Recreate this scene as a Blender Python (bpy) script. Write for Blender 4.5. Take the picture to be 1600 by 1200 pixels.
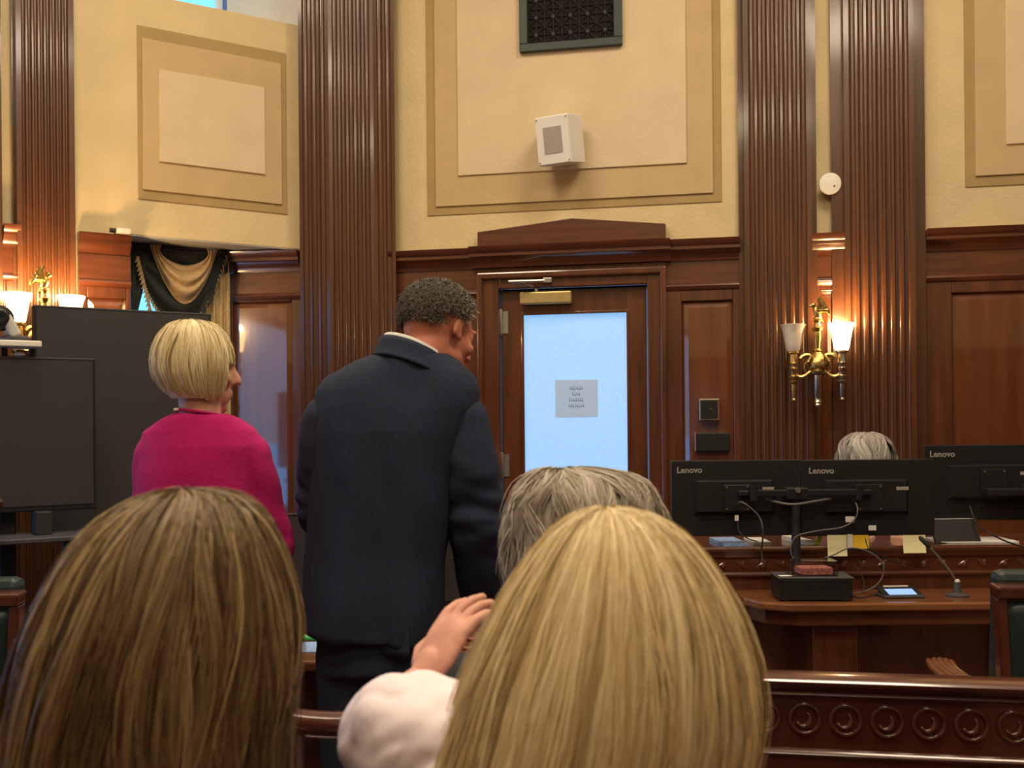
import bpy, bmesh, math, random
import numpy as np
from mathutils import Vector, Matrix, noise, Euler

for o in list(bpy.data.objects): bpy.data.objects.remove(o)
SC = bpy.context.scene
COL = SC.collection
R = math.radians
rng = np.random.default_rng(7)
random.seed(7)

# ------------------------------------------------------------------ camera
F, CX, CY, ROLL, CH = 1680.0, 800.0, 665.0, 0.009, 1.39
cd = bpy.data.cameras.new('camera'); cam = bpy.data.objects.new('camera', cd); COL.objects.link(cam)
cd.sensor_width = 36.0; cd.lens = F / 1600 * 36.0
cd.shift_y = (CY - 600) / 1600.0
cam.matrix_world = Matrix.Translation((0, 0, CH)) @ Matrix.Rotation(math.pi / 2, 4, 'X') @ Matrix.Rotation(-ROLL, 4, 'Z')
cd.clip_start = 0.02
cd.dof.use_dof = True; cd.dof.focus_distance = 4.8; cd.dof.aperture_fstop = 9.0
SC.camera = cam
# ------------------------------------------------------------------ world, exposure
w = bpy.data.worlds.new('world'); SC.world = w; w.use_nodes = True
w.node_tree.nodes['Background'].inputs[0].default_value = (0.35, 0.55, 1.0, 1)
w.node_tree.nodes['Background'].inputs[1].default_value = 0.3
SC.view_settings.view_transform = 'Standard'; SC.view_settings.look = 'None'
SC.view_settings.gamma = 1.0; SC.view_settings.use_curve_mapping = False
SC.view_settings.exposure = 0.0
# ------------------------------------------------------------------ ceiling lamps (lit panels of the room, above the frame)
CEIL = 5.2
LAMP_POS = [(-1.2, 3.6), (1.4, 3.6), (-1.2, 0.9), (1.4, 0.9), (0.1, -1.8)]
LAMP_W = [62, 62, 62, 62, 48]
for (lx, ly), lw in zip(LAMP_POS, LAMP_W):
    ld = bpy.data.lights.new('ceiling_lamp_light_offscreen', 'AREA'); ld.shape = 'SQUARE'; ld.size = 1.0
    ld.energy = lw; ld.color = (1.0, 0.83, 0.59)
    lo = bpy.data.objects.new('ceiling_lamp_light_offscreen', ld); COL.objects.link(lo)
    lo.location = (lx, ly, CEIL - 0.13)

# ------------------------------------------------------------------ pixel -> place helpers
def ray(x, y):
    dx, dy = x - CX, y - CY
    return Vector(((dx - ROLL * dy) / F, 1.0, -(dy + ROLL * dx) / F))
def at(x, y, Y):
    r = ray(x, y); return Vector((r.x * Y, Y, CH + r.z * Y))

class Frame:
    """wall frame: local x along the wall (to the right seen from the room), local -y into the room"""
    def __init__(s, origin, ang):
        s.o = Vector(origin); s.a = ang
        s.M = Matrix.Translation(s.o) @ Matrix.Rotation(ang, 4, 'Z'); s.Mi = s.M.inverted()
    def px(s, x, y, out=0.0):
        """local (s, z) of the pixel on the plane standing `out` metres in front of the wall"""
        n = Vector((math.sin(s.a), -math.cos(s.a), 0))
        p0 = s.o + n * out; r = ray(x, y); c = Vector((0, 0, CH))
        t = (p0 - c).dot(n) / r.dot(n); l = s.Mi @ (c + r * t)
        return l.x, l.z
    def sx(s, x, out=0.0): return s.px(x, 560, out)[0]
TH = R(11.4); PH = R(33.3)
RW = Frame((0, 6.0, 0), -TH)
LW = Frame((0, 6.81, 0), PH)

# ------------------------------------------------------------------ materials
MATS = {}
def nodes_of(name):
    m = bpy.data.materials.new(name); m.use_nodes = True
    nt = m.node_tree; b = nt.nodes['Principled BSDF']
    MATS[name] = m
    return m, nt, b
def mat(name, col, rough=0.5, metal=0.0, coat=0.0, var=0.0, scale=20.0, bump=0.0, bscale=None, spec=0.5, trans=0.0,
        emit=None, estr=0.0, alpha=1.0, stretch=(1, 1, 1), detail=3.0, coat_rough=0.08, ior=1.5, sheen=0.0, coat_ior=1.5):
    m, nt, b = nodes_of(name)
    b.inputs['Base Color'].default_value = (*col, 1); b.inputs['Roughness'].default_value = rough
    b.inputs['Metallic'].default_value = metal; b.inputs['Coat Weight'].default_value = coat
    b.inputs['Coat Roughness'].default_value = coat_rough; b.inputs['Coat IOR'].default_value = coat_ior
    b.inputs['Specular IOR Level'].default_value = spec; b.inputs['IOR'].default_value = ior
    b.inputs['Transmission Weight'].default_value = trans
    b.inputs['Alpha'].default_value = alpha
    b.inputs['Sheen Weight'].default_value = sheen
    if emit: b.inputs['Emission Color'].default_value = (*emit, 1); b.inputs['Emission Strength'].default_value = estr
    if var > 0 or bump > 0:
        tc = nt.nodes.new('ShaderNodeTexCoord'); mp = nt.nodes.new('ShaderNodeMapping')
        mp.inputs['Scale'].default_value = stretch
        nt.links.new(tc.outputs['Object'], mp.inputs[0])
    if var > 0:
        n = nt.nodes.new('ShaderNodeTexNoise'); n.inputs['Scale'].default_value = scale; n.inputs['Detail'].default_value = detail
        nt.links.new(mp.outputs[0], n.inputs['Vector'])
        rp = nt.nodes.new('ShaderNodeValToRGB')
        rp.color_ramp.elements[0].position = 0.3; rp.color_ramp.elements[1].position = 0.7
        rp.color_ramp.elements[0].color = (*[c * (1 - var) for c in col], 1)
        rp.color_ramp.elements[1].color = (*[min(1, c * (1 + var)) for c in col], 1)
        nt.links.new(n.outputs['Fac'], rp.inputs[0]); nt.links.new(rp.outputs[0], b.inputs['Base Color'])
    if bump > 0:
        n2 = nt.nodes.new('ShaderNodeTexNoise'); n2.inputs['Scale'].default_value = bscale or scale; n2.inputs['Detail'].default_value = 4
        nt.links.new(mp.outputs[0], n2.inputs['Vector'])
        bp = nt.nodes.new('ShaderNodeBump'); bp.inputs['Strength'].default_value = bump; bp.inputs['Distance'].default_value = 0.01
        nt.links.new(n2.outputs['Fac'], bp.inputs['Height']); nt.links.new(bp.outputs[0], b.inputs['Normal'])
    return m
def emission(name, col, strength):
    m = bpy.data.materials.new(name); m.use_nodes = True; nt = m.node_tree
    nt.nodes.remove(nt.nodes['Principled BSDF'])
    e = nt.nodes.new('ShaderNodeEmission'); e.inputs[0].default_value = (*col, 1); e.inputs[1].default_value = strength
    nt.links.new(e.outputs[0], nt.nodes['Material Output'].inputs[0]); MATS[name] = m
    return m
WOOD = (0.098, 0.028, 0.010)
mat('wood_v', WOOD, 0.32, coat=0.9, var=0.35, scale=3.0, stretch=(9, 9, 0.7), detail=6, bump=0.03, bscale=30, coat_rough=0.10)
mat('wood_h', WOOD, 0.32, coat=0.9, var=0.35, scale=3.0, stretch=(0.7, 9, 9), detail=6, bump=0.03, bscale=30, coat_rough=0.10)
mat('wood_panel', (0.135, 0.041, 0.014), 0.24, coat=1.0, var=0.28, scale=2.0, stretch=(7, 7, 0.6), detail=6, bump=0.05, bscale=5, coat_rough=0.05, coat_ior=1.8)
mat('wood_flute', (0.084, 0.029, 0.010), 0.34, coat=0.6, var=0.25, scale=4.0, stretch=(8, 8, 0.5), detail=5, coat_rough=0.12)
mat('wood_dark', (0.050, 0.018, 0.009), 0.35, coat=0.6, var=0.3, scale=3.0, stretch=(8, 8, 0.8), coat_rough=0.15)
mat('wood_red', (0.080, 0.020, 0.012), 0.28, coat=1.0, var=0.3, scale=4.0, stretch=(0.8, 8, 8), coat_rough=0.08)
mat('wood_table', (0.20, 0.075, 0.030), 0.3, coat=0.8, var=0.25, scale=4.0, stretch=(0.7, 8, 8), coat_rough=0.12)
mat('plaster', (0.66, 0.53, 0.30), 0.85, var=0.05, scale=5, bump=0.35, bscale=55, spec=0.2)
mat('plaster_band_dark', (0.40, 0.285, 0.125), 0.85, var=0.06, scale=6, bump=0.25, bscale=55, spec=0.2)
mat('plaster_band', (0.54, 0.40, 0.215), 0.85, var=0.05, scale=6, bump=0.25, bscale=55, spec=0.2)
mat('plaster_inner', (0.66, 0.53, 0.345), 0.85, var=0.05, scale=5, bump=0.2, bscale=55, spec=0.2)
mat('plaster_white', (0.66, 0.66, 0.62), 0.85, var=0.04, scale=6, bump=0.1, bscale=50, spec=0.2)
mat('ceiling', (0.75, 0.68, 0.55), 0.9, var=0.04, scale=4)
mat('carpet', (0.16, 0.07, 0.05), 0.95, var=0.4, scale=60, bump=0.4, bscale=200)
mat('white_paint', (0.80, 0.79, 0.76), 0.45, var=0.02, scale=10)
mat('white_plastic', (0.78, 0.74, 0.66), 0.4, var=0.02, scale=20)
mat('grey_mesh', (0.38, 0.35, 0.31), 0.7, var=0.12, scale=300)
mat('vent_green', (0.020, 0.036, 0.030), 0.5, var=0.15, scale=30)
mat('vent_iron', (0.024, 0.015, 0.014), 0.6, var=0.2, scale=60)
mat('black_void', (0.004, 0.004, 0.004), 0.9)
mat('black_plastic', (0.012, 0.012, 0.013), 0.45, var=0.15, scale=40, spec=0.4)
mat('black_matte', (0.016, 0.016, 0.018), 0.6, var=0.15, scale=40)
mat('logo_grey', (0.42, 0.40, 0.37), 0.4, metal=0.3, var=0.05, scale=60)
mat('grey_cable', (0.10, 0.095, 0.09), 0.5, var=0.1, scale=40)
mat('brass', (0.62, 0.44, 0.16), 0.28, metal=1.0, var=0.25, scale=60, bump=0.2, bscale=160)
mat('brass_pale', (0.60, 0.56, 0.44), 0.25, metal=1.0, var=0.2, scale=50)
mat('closer_gold', (0.50, 0.38, 0.16), 0.4, metal=0.6, var=0.08, scale=30)
mat('steel', (0.45, 0.43, 0.40), 0.35, metal=0.9, var=0.1, scale=50)
mat('shade_off', (0.75, 0.66, 0.58), 0.35, var=0.08, scale=30, trans=0.0, coat=0.3)
mat('lamp_diffuser', (0.85, 0.8, 0.7), 0.5, emit=(1.0, 0.83, 0.59), estr=4.0)
mat('shade_lit', (0.85, 0.75, 0.6), 0.4, emit=(1.0, 0.66, 0.30), estr=9.0, var=0.05, scale=30)
mat('screen_dark', (0.040, 0.040, 0.043), 0.33, var=0.05, scale=3, spec=0.6)
mat('light_grey', (0.55, 0.53, 0.50), 0.45, var=0.06, scale=30)
mat('dark_grey', (0.06, 0.06, 0.065), 0.45, var=0.1, scale=40)
mat('green_leather', (0.016, 0.034, 0.034), 0.38, var=0.2, scale=30, bump=0.15, bscale=220, spec=0.5)
mat('curtain_green', (0.014, 0.019, 0.016), 0.8, var=0.25, scale=60, bump=0.3, bscale=300, sheen=0.15)
mat('curtain_gold', (0.40, 0.265, 0.125), 0.7, var=0.15, scale=60, bump=0.3, bscale=300, sheen=0.2)
mat('curtain_tan', (0.46, 0.33, 0.155), 0.75, var=0.2, scale=70, bump=0.3, bscale=250)
mat('fringe_tan', (0.42, 0.31, 0.15), 0.8, var=0.3, scale=100)
mat('paper_white', (0.75, 0.75, 0.72), 0.7, var=0.03, scale=60)
mat('paper_note', (0.80, 0.74, 0.42), 0.7, var=0.03, scale=60)
mat('paper_yellow', (0.75, 0.48, 0.02), 0.7, var=0.03, scale=60)
mat('paper_blue', (0.30, 0.45, 0.85), 0.6, var=0.35, scale=90)
def thin_paper(name, col):
    m, nt, b_ = nodes_of(name); b_.inputs['Base Color'].default_value = (*col, 1); b_.inputs['Roughness'].default_value = 0.8
    t = nt.nodes.new('ShaderNodeBsdfTranslucent'); t.inputs[0].default_value = (*col, 1)
    n = nt.nodes.new('ShaderNodeTexNoise'); n.inputs['Scale'].default_value = 60; bp = nt.nodes.new('ShaderNodeBump'); bp.inputs['Strength'].default_value = 0.05
    nt.links.new(n.outputs['Fac'], bp.inputs['Height']); nt.links.new(bp.outputs[0], b_.inputs['Normal'])
    x = nt.nodes.new('ShaderNodeMixShader'); x.inputs[0].default_value = 0.5
    nt.links.new(b_.outputs[0], x.inputs[1]); nt.links.new(t.outputs[0], x.inputs[2]); nt.links.new(x.outputs[0], nt.nodes['Material Output'].inputs[0])
thin_paper('sign_paper', (0.74, 0.74, 0.72)); mat('sign_ink', (0.12, 0.12, 0.13), 0.8)
mat('lime', (0.55, 0.75, 0.03), 0.5, var=0.05, scale=40)
mat('green_pen', (0.05, 0.55, 0.12), 0.35, var=0.05, scale=40)
mat('screen_lit', (0.1, 0.2, 0.4), 0.3, emit=(0.35, 0.55, 0.95), estr=0.9)
mat('red_print', (0.85, 0.25, 0.24), 0.5, var=0.5, scale=90)
mat('clear_plastic', (0.92, 0.92, 0.91), 0.05, trans=1.0, var=0.03, scale=30)
mat('skin_man', (0.54, 0.20, 0.125), 0.5, var=0.14, scale=16, bump=0.06, bscale=180, spec=0.35)
mat('skin_light', (0.60, 0.32, 0.235), 0.5, var=0.10, scale=16, bump=0.05, bscale=180, spec=0.35)
mat('skin_hand', (0.62, 0.31, 0.23), 0.5, var=0.10, scale=30, bump=0.08, bscale=140, spec=0.35)
mat('eye_white', (0.75, 0.72, 0.68), 0.2); mat('eye_iris', (0.08, 0.06, 0.04), 0.2)
mat('suit_navy', (0.022, 0.030, 0.058), 0.85, var=0.14, scale=180, bump=0.1, bscale=500, sheen=0.0, spec=0.2, stretch=(1, 1, 0.15))
mat('shirt_white', (0.80, 0.78, 0.75), 0.7, var=0.03, scale=60)
mat('knit_magenta', (0.47, 0.009, 0.145), 0.85, var=0.10, scale=120, bump=0.5, bscale=320, sheen=0.05, spec=0.2, stretch=(0.5, 0.5, 3))
mat('blouse_pink', (0.84, 0.73, 0.80), 0.7, var=0.03, scale=40, bump=0.10, bscale=60, sheen=0.1)
mat('cloth_dark', (0.02, 0.02, 0.025), 0.85, var=0.2, scale=60)
mat('cloth_grey', (0.15, 0.16, 0.18), 0.85, var=0.2, scale=60)
mat('cloth_maroon', (0.14, 0.05, 0.06), 0.85, var=0.2, scale=60)
mat('pearl', (0.80, 0.78, 0.72), 0.25)
emission('sky_glass', (0.11, 0.45, 1.0), 3.0)
# frosted door glass lit from the hall behind it, with a fine woven ripple
def frosted():
    m = bpy.data.materials.new('frosted_glass'); m.use_nodes = True; nt = m.node_tree; b = nt.nodes['Principled BSDF']
    tc = nt.nodes.new('ShaderNodeTexCoord'); v = nt.nodes.new('ShaderNodeTexVoronoi'); v.inputs['Scale'].default_value = 130
    nt.links.new(tc.outputs['Object'], v.inputs['Vector'])
    mx = nt.nodes.new('ShaderNodeMixRGB'); mx.blend_type = 'MULTIPLY'; mx.inputs[0].default_value = 0.22
    mx.inputs[1].default_value = (0.28, 0.59, 1.0, 1); nt.links.new(v.outputs['Distance'], mx.inputs[2])
    b.inputs['Base Color'].default_value = (0.25, 0.3, 0.35, 1); b.inputs['Roughness'].default_value = 0.5
    nt.links.new(mx.outputs[0], b.inputs['Emission Color']); b.inputs['Emission Strength'].default_value = 0.98
    MATS['frosted_glass'] = m
frosted()
# hair: colour of each strand is stored in its vertices
def hair_mat(name, rough=0.42, spec=0.35):
    m, nt, b = nodes_of(name)
    a = nt.nodes.new('ShaderNodeAttribute'); a.attribute_name = 'col'
    nt.links.new(a.outputs['Color'], b.inputs['Base Color'])
    b.inputs['Roughness'].default_value = rough; b.inputs['Specular IOR Level'].default_value = spec
    return m
hair_mat('hair'); hair_mat('hair_dry', 0.6, 0.2)

# ------------------------------------------------------------------ mesh builder
def link(o, parent=None):
    COL.objects.link(o)
    if parent is not None: o.parent = parent
    return o
def tag(o, label=None, cat=None, group=None, kind=None):
    if label: o['label'] = label
    if cat: o['category'] = cat
    if group: o['group'] = group
    if kind: o['kind'] = kind
    return o
def empty(name, loc=(0, 0, 0), rz=0.0, label=None, cat=None, group=None, kind=None, parent=None):
    o = bpy.data.objects.new(name, None); o.empty_display_size = 0.1
    o.location = loc; o.rotation_euler = (0, 0, rz); link(o, parent)
    return tag(o, label, cat, group, kind)
class MB:
    def __init__(s): s.v = []; s.f = []
    def add(s, vs, fs):
        k = len(s.v); s.v += [tuple(p) for p in vs]; s.f += [tuple(i + k for i in f) for f in fs]; return s
    def box(s, x0, x1, y0, y1, z0, z1, M=None):
        vs = [Vector(p) for p in ((x0, y0, z0), (x1, y0, z0), (x1, y1, z0), (x0, y1, z0), (x0, y0, z1), (x1, y0, z1), (x1, y1, z1), (x0, y1, z1))]
        if M: vs = [M @ p for p in vs]
        return s.add(vs, [(3, 2, 1, 0), (4, 5, 6, 7), (0, 1, 5, 4), (1, 2, 6, 5), (2, 3, 7, 6), (3, 0, 4, 7)])
    def prism_xz(s, pts, y0, y1, M=None):
        """outline in x,z (counter-clockwise seen from -y) pushed from y0 (front) to y1"""
        n = len(pts); vs = [Vector((x, y0, z)) for x, z in pts] + [Vector((x, y1, z)) for x, z in pts]
        if M: vs = [M @ p for p in vs]
        fs = [tuple(range(n)), tuple(range(2 * n - 1, n - 1, -1))] + [(i, i + n, (i + 1) % n + n, (i + 1) % n) for i in range(n)]
        return s.add(vs, fs)
    def prism_xy(s, pts, z0, z1, M=None):
        n = len(pts); vs = [Vector((x, y, z0)) for x, y in pts] + [Vector((x, y, z1)) for x, y in pts]
        if M: vs = [M @ p for p in vs]
        fs = [tuple(range(n - 1, -1, -1)), tuple(range(n, 2 * n))] + [(i, (i + 1) % n, (i + 1) % n + n, i + n) for i in range(n)]
        return s.add(vs, fs)
    def run_x(s, prof, x0, x1, M=None):
        """moulding profile in (y, z) run along x"""
        n = len(prof); vs = [Vector((x0, y, z)) for y, z in prof] + [Vector((x1, y, z)) for y, z in prof]
        if M: vs = [M @ p for p in vs]
        fs = [tuple(range(n)), tuple(range(2 * n - 1, n - 1, -1))] + [(i, i + n, (i + 1) % n + n, (i + 1) % n) for i in range(n)]
        return s.add(vs, fs)
    def lathe(s, prof, seg=20, M=None, ax=None):
        """profile of (radius, z) turned about z"""
        n = len(prof); vs = []
        for r, z in prof:
            for k in range(seg):
                a = 2 * math.pi * k / seg; vs.append(Vector((r * math.cos(a), r * math.sin(a), z)))
        if M: vs = [M @ p for p in vs]
        fs = []
        for i in range(n - 1):
            for k in range(seg):
                a, b = i * seg + k, i * seg + (k + 1) % seg; fs.append((a, b, b + seg, a + seg))
        fs.append(tuple(range(seg - 1, -1, -1))); fs.append(tuple(range((n - 1) * seg, n * seg)))
        return s.add(vs, fs)
    def tube(s, pts, rad, seg=8, caps=True):
        pts = [Vector(p) for p in pts]; n = len(pts)
        if not hasattr(rad, '__len__'): rad = [rad] * n
        t0 = (pts[1] - pts[0]).normalized(); up = Vector((0, 0, 1)) if abs(t0.z) < 0.9 else Vector((0, 1, 0))
        nrm = t0.cross(up).normalized(); vs = []; fs = []
        for i in range(n):
            t = (pts[min(i + 1, n - 1)] - pts[max(i - 1, 0)]).normalized()
            nrm = (nrm - t * nrm.dot(t)).normalized(); bi = t.cross(nrm)
            for k in range(seg):
                a = 2 * math.pi * k / seg; vs.append(pts[i] + (nrm * math.cos(a) + bi * math.sin(a)) * rad[i])
        for i in range(n - 1):
            for k in range(seg):
                a, b = i * seg + k, i * seg + (k + 1) % seg; fs.append((a, b, b + seg, a + seg))
        if caps: fs.append(tuple(range(seg - 1, -1, -1))); fs.append(tuple(range((n - 1) * seg, n * seg)))
        return s.add(vs, fs)
    def ell(s, c, r, Mrot=None, seg=16, rings=10):
        vs = []; fs = []; c = Vector(c)
        for i in range(1, rings):
            th = math.pi * i / rings
            for k in range(seg):
                a = 2 * math.pi * k / seg
                p = Vector((r[0] * math.sin(th) * math.cos(a), r[1] * math.sin(th) * math.sin(a), r[2] * math.cos(th)))
                vs.append(c + (Mrot @ p if Mrot else p))
        top = len(vs); vs.append(c + (Mrot @ Vector((0, 0, r[2])) if Mrot else Vector((0, 0, r[2]))))
        bot = len(vs); vs.append(c - (Mrot @ Vector((0, 0, r[2])) if Mrot else Vector((0, 0, r[2]))))
        for i in range(rings - 2):
            for k in range(seg):
                a, b = i * seg + k, i * seg + (k + 1) % seg; fs.append((b, a, a + seg, b + seg))
        for k in range(seg):
            fs.append((k, (k + 1) % seg, top)); q = (rings - 2) * seg; fs.append((q + (k + 1) % seg, q + k, bot))
        return s.add(vs, fs)
    def grid(s, P):
        """P[i][j] points -> quads"""
        n, m = len(P), len(P[0]); k = len(s.v)
        s.v += [tuple(p) for row in P for p in row]
        s.f += [(k + i * m + j, k + i * m + j + 1, k + (i + 1) * m + j + 1, k + (i + 1) * m + j) for i in range(n - 1) for j in range(m - 1)]
        return s
    def mesh(s, name, fix=True):
        me = bpy.data.meshes.new(name); me.from_pydata(s.v, [], s.f)
        if fix:
            bm = bmesh.new(); bm.from_mesh(me); bmesh.ops.recalc_face_normals(bm, faces=bm.faces); bm.to_mesh(me); bm.free()
        me.update(); return me
    def build(s, name, m, parent=None, smooth=False, bevel=0.0, thick=0.0, loc=None, rz=None, fix=True):
        me = s.mesh(name, fix); me.materials.append(MATS[m] if isinstance(m, str) else m)
        o = bpy.data.objects.new(name, me); link(o, parent)
        if smooth:
            me.polygons.foreach_set('use_smooth', [True] * len(me.polygons))
            if smooth != 'all':
                try: me.set_sharp_from_angle(angle=R(38))
                except Exception: pass
        if loc is not None: o.location = loc
        if rz is not None: o.rotation_euler.z = rz
        if thick:
            so = o.modifiers.new('s', 'SOLIDIFY'); so.thickness = thick; so.offset = 0
        if bevel:
            b = o.modifiers.new('b', 'BEVEL'); b.width = bevel; b.segments = 2; b.limit_method = 'ANGLE'; b.angle_limit = R(40)
        return o
def bez(p0, p1, p2, p3, n=14):
    p0, p1, p2, p3 = map(Vector, (p0, p1, p2, p3)); out = []
    for i in range(n + 1):
        t = i / n; out.append(p0 * (1 - t) ** 3 + p1 * 3 * t * (1 - t) ** 2 + p2 * 3 * t * t * (1 - t) + p3 * t ** 3)
    return out
def smooth_path(pts, n=6):
    """catmull-rom through the points"""
    P = [Vector(p) for p in pts]; P = [P[0] * 2 - P[1]] + P + [P[-1] * 2 - P[-2]]; out = []
    for i in range(1, len(P) - 2):
        for k in range(n):
            t = k / n; a, b, c, d = P[i - 1], P[i], P[i + 1], P[i + 2]
            out.append(0.5 * ((2 * b) + (c - a) * t + (2 * a - 5 * b + 4 * c - d) * t * t + (3 * b - a - 3 * c + d) * t ** 3))
    out.append(P[-2]); return out
def text_mesh(txt, size, name, m, parent, M, depth=0.0006, bold=0.0):
    cu = bpy.data.curves.new('t', 'FONT'); cu.body = txt; cu.size = size; cu.extrude = depth; cu.resolution_u = 3; cu.offset = bold
    o = bpy.data.objects.new('t', cu); COL.objects.link(o)
    dg = bpy.context.evaluated_depsgraph_get(); me = bpy.data.meshes.new_from_object(o.evaluated_get(dg)); bpy.data.objects.remove(o)
    me.transform(M); me.materials.clear(); me.materials.append(MATS[m]); me.name = name
    r = bpy.data.objects.new(name, me); return link(r, parent)
# ================================================================== THE ROOM
def structure(o): o['kind'] = 'structure'; return o
MB().box(-4.6, 5.0, -4.6, 7.2, -0.1, 0).build('floor', 'carpet')['kind'] = 'structure'
ceil = MB().box(-4.6, 5.0, -4.6, 7.2, CEIL, CEIL + 0.1).build('ceiling', 'ceiling'); structure(ceil)
WT = 2.375                     # top of the wainscot
zR = lambda x, y, o=0.0: RW.px(x, y, o)[1]
zL = lambda x, y, o=0.0: LW.px(x, y, o)[1]
sR, sL = RW.sx, LW.sx

def flutes(s0, s1, d, n, depth=0.013, edge=0.02, arc=7):
    """front profile points from s0 to s1 at y=-d with n concave flutes"""
    pts = [(s0, -d)]; pitch = (s1 - s0 - 2 * edge) / n
    for k in range(n):
        a = s0 + edge + pitch * (k + 0.14); b = s0 + edge + pitch * (k + 0.86)
        for i in range(arc + 1):
            u = i / arc; pts.append((a + (b - a) * (0.5 - 0.5 * math.cos(math.pi * u)), -d + depth * math.sin(math.pi * u)))
    pts.append((s1, -d)); return pts
def pilaster(parent, s0, s1, d, n, back=0.028, z1=CEIL):
    prof = [(s0 - back, 0.0), (s0 - back, -d * 0.45), (s0, -d * 0.45)] + flutes(s0, s1, d, n) + [(s1, -d * 0.45), (s1 + back, -d * 0.45), (s1 + back, 0.0)]
    m = MB().prism_xy(prof, 0.0, z1)
    o = m.build('pilaster', 'wood_flute', parent, smooth=True)
    MB().box(s0 - 0.035, s1 + 0.035, -d - 0.025, 0, 0, 0.28).box(s0 - 0.03, s1 + 0.03, -d - 0.015, 0, 0.28, 0.33).build('plinth', 'wood_h', o, bevel=0.006)
    return o
CORN = [(0, 2.265), (-0.040, 2.265), (-0.042, 2.285), (-0.052, 2.300), (-0.072, 2.318), (-0.080, 2.322), (-0.080, 2.338), (-0.092, 2.350), (-0.098, 2.375), (0, 2.375)]
BEAD = [(0, 2.108), (-0.034, 2.108), (-0.042, 2.118), (-0.046, 2.130), (-0.042, 2.140), (-0.034, 2.146), (0, 2.146)]
def wainscot(parent, s0, s1, panels=(), wood='wood_v', cornice=1.0):
    """cornice, frieze, bead, stiles and rails, panels (s0, s1, z0, z1) and baseboard on a wall frame"""
    if cornice: MB().run_x([(y * cornice, z) for y, z in CORN], s0, s1).build('cornice', 'wood_h', parent, smooth=True)
    MB().box(s0, s1, -0.030, 0, 2.14, 2.27).build('frieze_board', 'wood_h', parent)
    MB().run_x(BEAD, s0, s1).build('bead_moulding', 'wood_h', parent, smooth=True)
    m = MB(); xs = s0
    for (a, b, z0, z1) in panels:
        m.box(xs, a, -0.030, 0, 0.16, 2.11); xs = b
        m.box(a, b, -0.030, 0, z1, 2.11); m.box(a, b, -0.030, 0, 0.16, z0)
    m.box(xs, s1, -0.030, 0, 0.16, 2.11)
    m.build('stiles_and_rails', wood, parent, bevel=0.004)
    for (a, b, z0, z1) in panels:
        p = MB().box(a, b, -0.006, 0, z0, z1)
        k = 0.035
        p.add([(a, -0.008, z0), (b, -0.008, z0), (b, -0.008, z1), (a, -0.008, z1), (a + k, -0.020, z0 + k), (b - k, -0.020, z0 + k), (b - k, -0.020, z1 - k), (a + k, -0.020, z1 - k)],
              [(0, 1, 5, 4), (1, 2, 6, 5), (2, 3, 7, 6), (3, 0, 4, 7), (4, 5, 6, 7)])
        p.build('panel', 'wood_panel', parent)
    MB().run_x([(0, 0), (-0.045, 0), (-0.045, 0.13), (-0.036, 0.155), (0, 0.16)], s0, s1).build('baseboard', 'wood_h', parent)
def plaster_panel(parent, outer, mid, inner):
    """three stepped plaster panels, rectangles (s0, s1, z0, z1)"""
    for nm, r, d, m in (('outer_band', outer, 0.006, 'plaster_band_dark'), ('middle_band', mid, 0.016, 'plaster_band'), ('inner_field', inner, 0.026, 'plaster_inner')):
        MB().box(r[0], r[1], -d, 0, r[2], r[3]).build(nm, m, parent, bevel=0.003)

# ---------------------------------------------------------------- back wall (with the door)
dl, dr = sR(785), sR(1010)                      # door leaf
ztop = 0.5 * (zR(785, 457) + zR(1010, 447))
S0 = -0.945 / math.cos(TH); S1 = 3.4 / math.cos(TH)
wb = MB().box(S0, dl - 0.01, 0, 0.2, 0, CEIL).box(dr + 0.01, S1, 0, 0.2, 0, CEIL).box(dl - 0.01, dr + 0.01, 0, 0.2, ztop + 0.01, CEIL).build('wall_back', 'plaster', loc=RW.o, rz=RW.a); structure(wb)
# stepped plaster panels of the upper wall
def rect(x0, x1, yb0, yb1, top=4.85): return (sR(x0), sR(x1), 0.5 * (zR(x0, yb0) + zR(x1, yb1)), top)
plaster_panel(wb, rect(670, 1130, 340, 313), rect(684, 1117, 326, 300, 4.80), rect(720, 1076, 280, 252, 4.68))
o_ = rect(1510, 1513, 293, 293); m_ = rect(1526, 1530, 276, 276); i_ = rect(1574, 1578, 227, 227)
plaster_panel(wb, (o_[0], o_[0] + 1.25, o_[2], 4.85), (m_[0], o_[0] + 1.20, m_[2], 4.80), (i_[0], o_[0] + 1.06, i_[2], 4.68))
# pilasters
pilaster(wb, sR(1165, 0.11), sR(1271, 0.11), 0.11, 7)
pilaster(wb, sR(1322, 0.11), sR(1432, 0.11), 0.11, 7, back=0.06)
# bent pilaster of the corner: three fluted faces
def corner_pilaster():
    d = 0.10
    L = lambda x, o: LW.M @ Vector((sL(x, o), -o, 0)); Rr = lambda x, o: RW.M @ Vector((sR(x, o), -o, 0))
    A1, B, C, D1 = L(470, d), L(517, d), Rr(587, d), Rr(620, d)
    pts = [L(470, -0.05)]
    for p, q, n in ((A1, B, 3), (B, C, 5), (C, D1, 2)):
        e = (q - p); ln = e.length; e.normalize(); nb = Vector((-e.y, e.x, 0))     # away from the room
        for (x, y) in flutes(0, ln, 0, n, depth=0.014, edge=0.014):
            pts.append(p + e * x + nb * y)
    pts += [Rr(620, -0.05)]
    mid = RW.M @ Vector((S0, 0.1, 0)); pts.append(mid)
    P = [RW.Mi @ p for p in pts]
    o = MB().prism_xy([(p.x, p.y) for p in P], 0, CEIL).build('pilaster', 'wood_flute', wb, smooth=True)
    return o
corner_pilaster()
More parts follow.
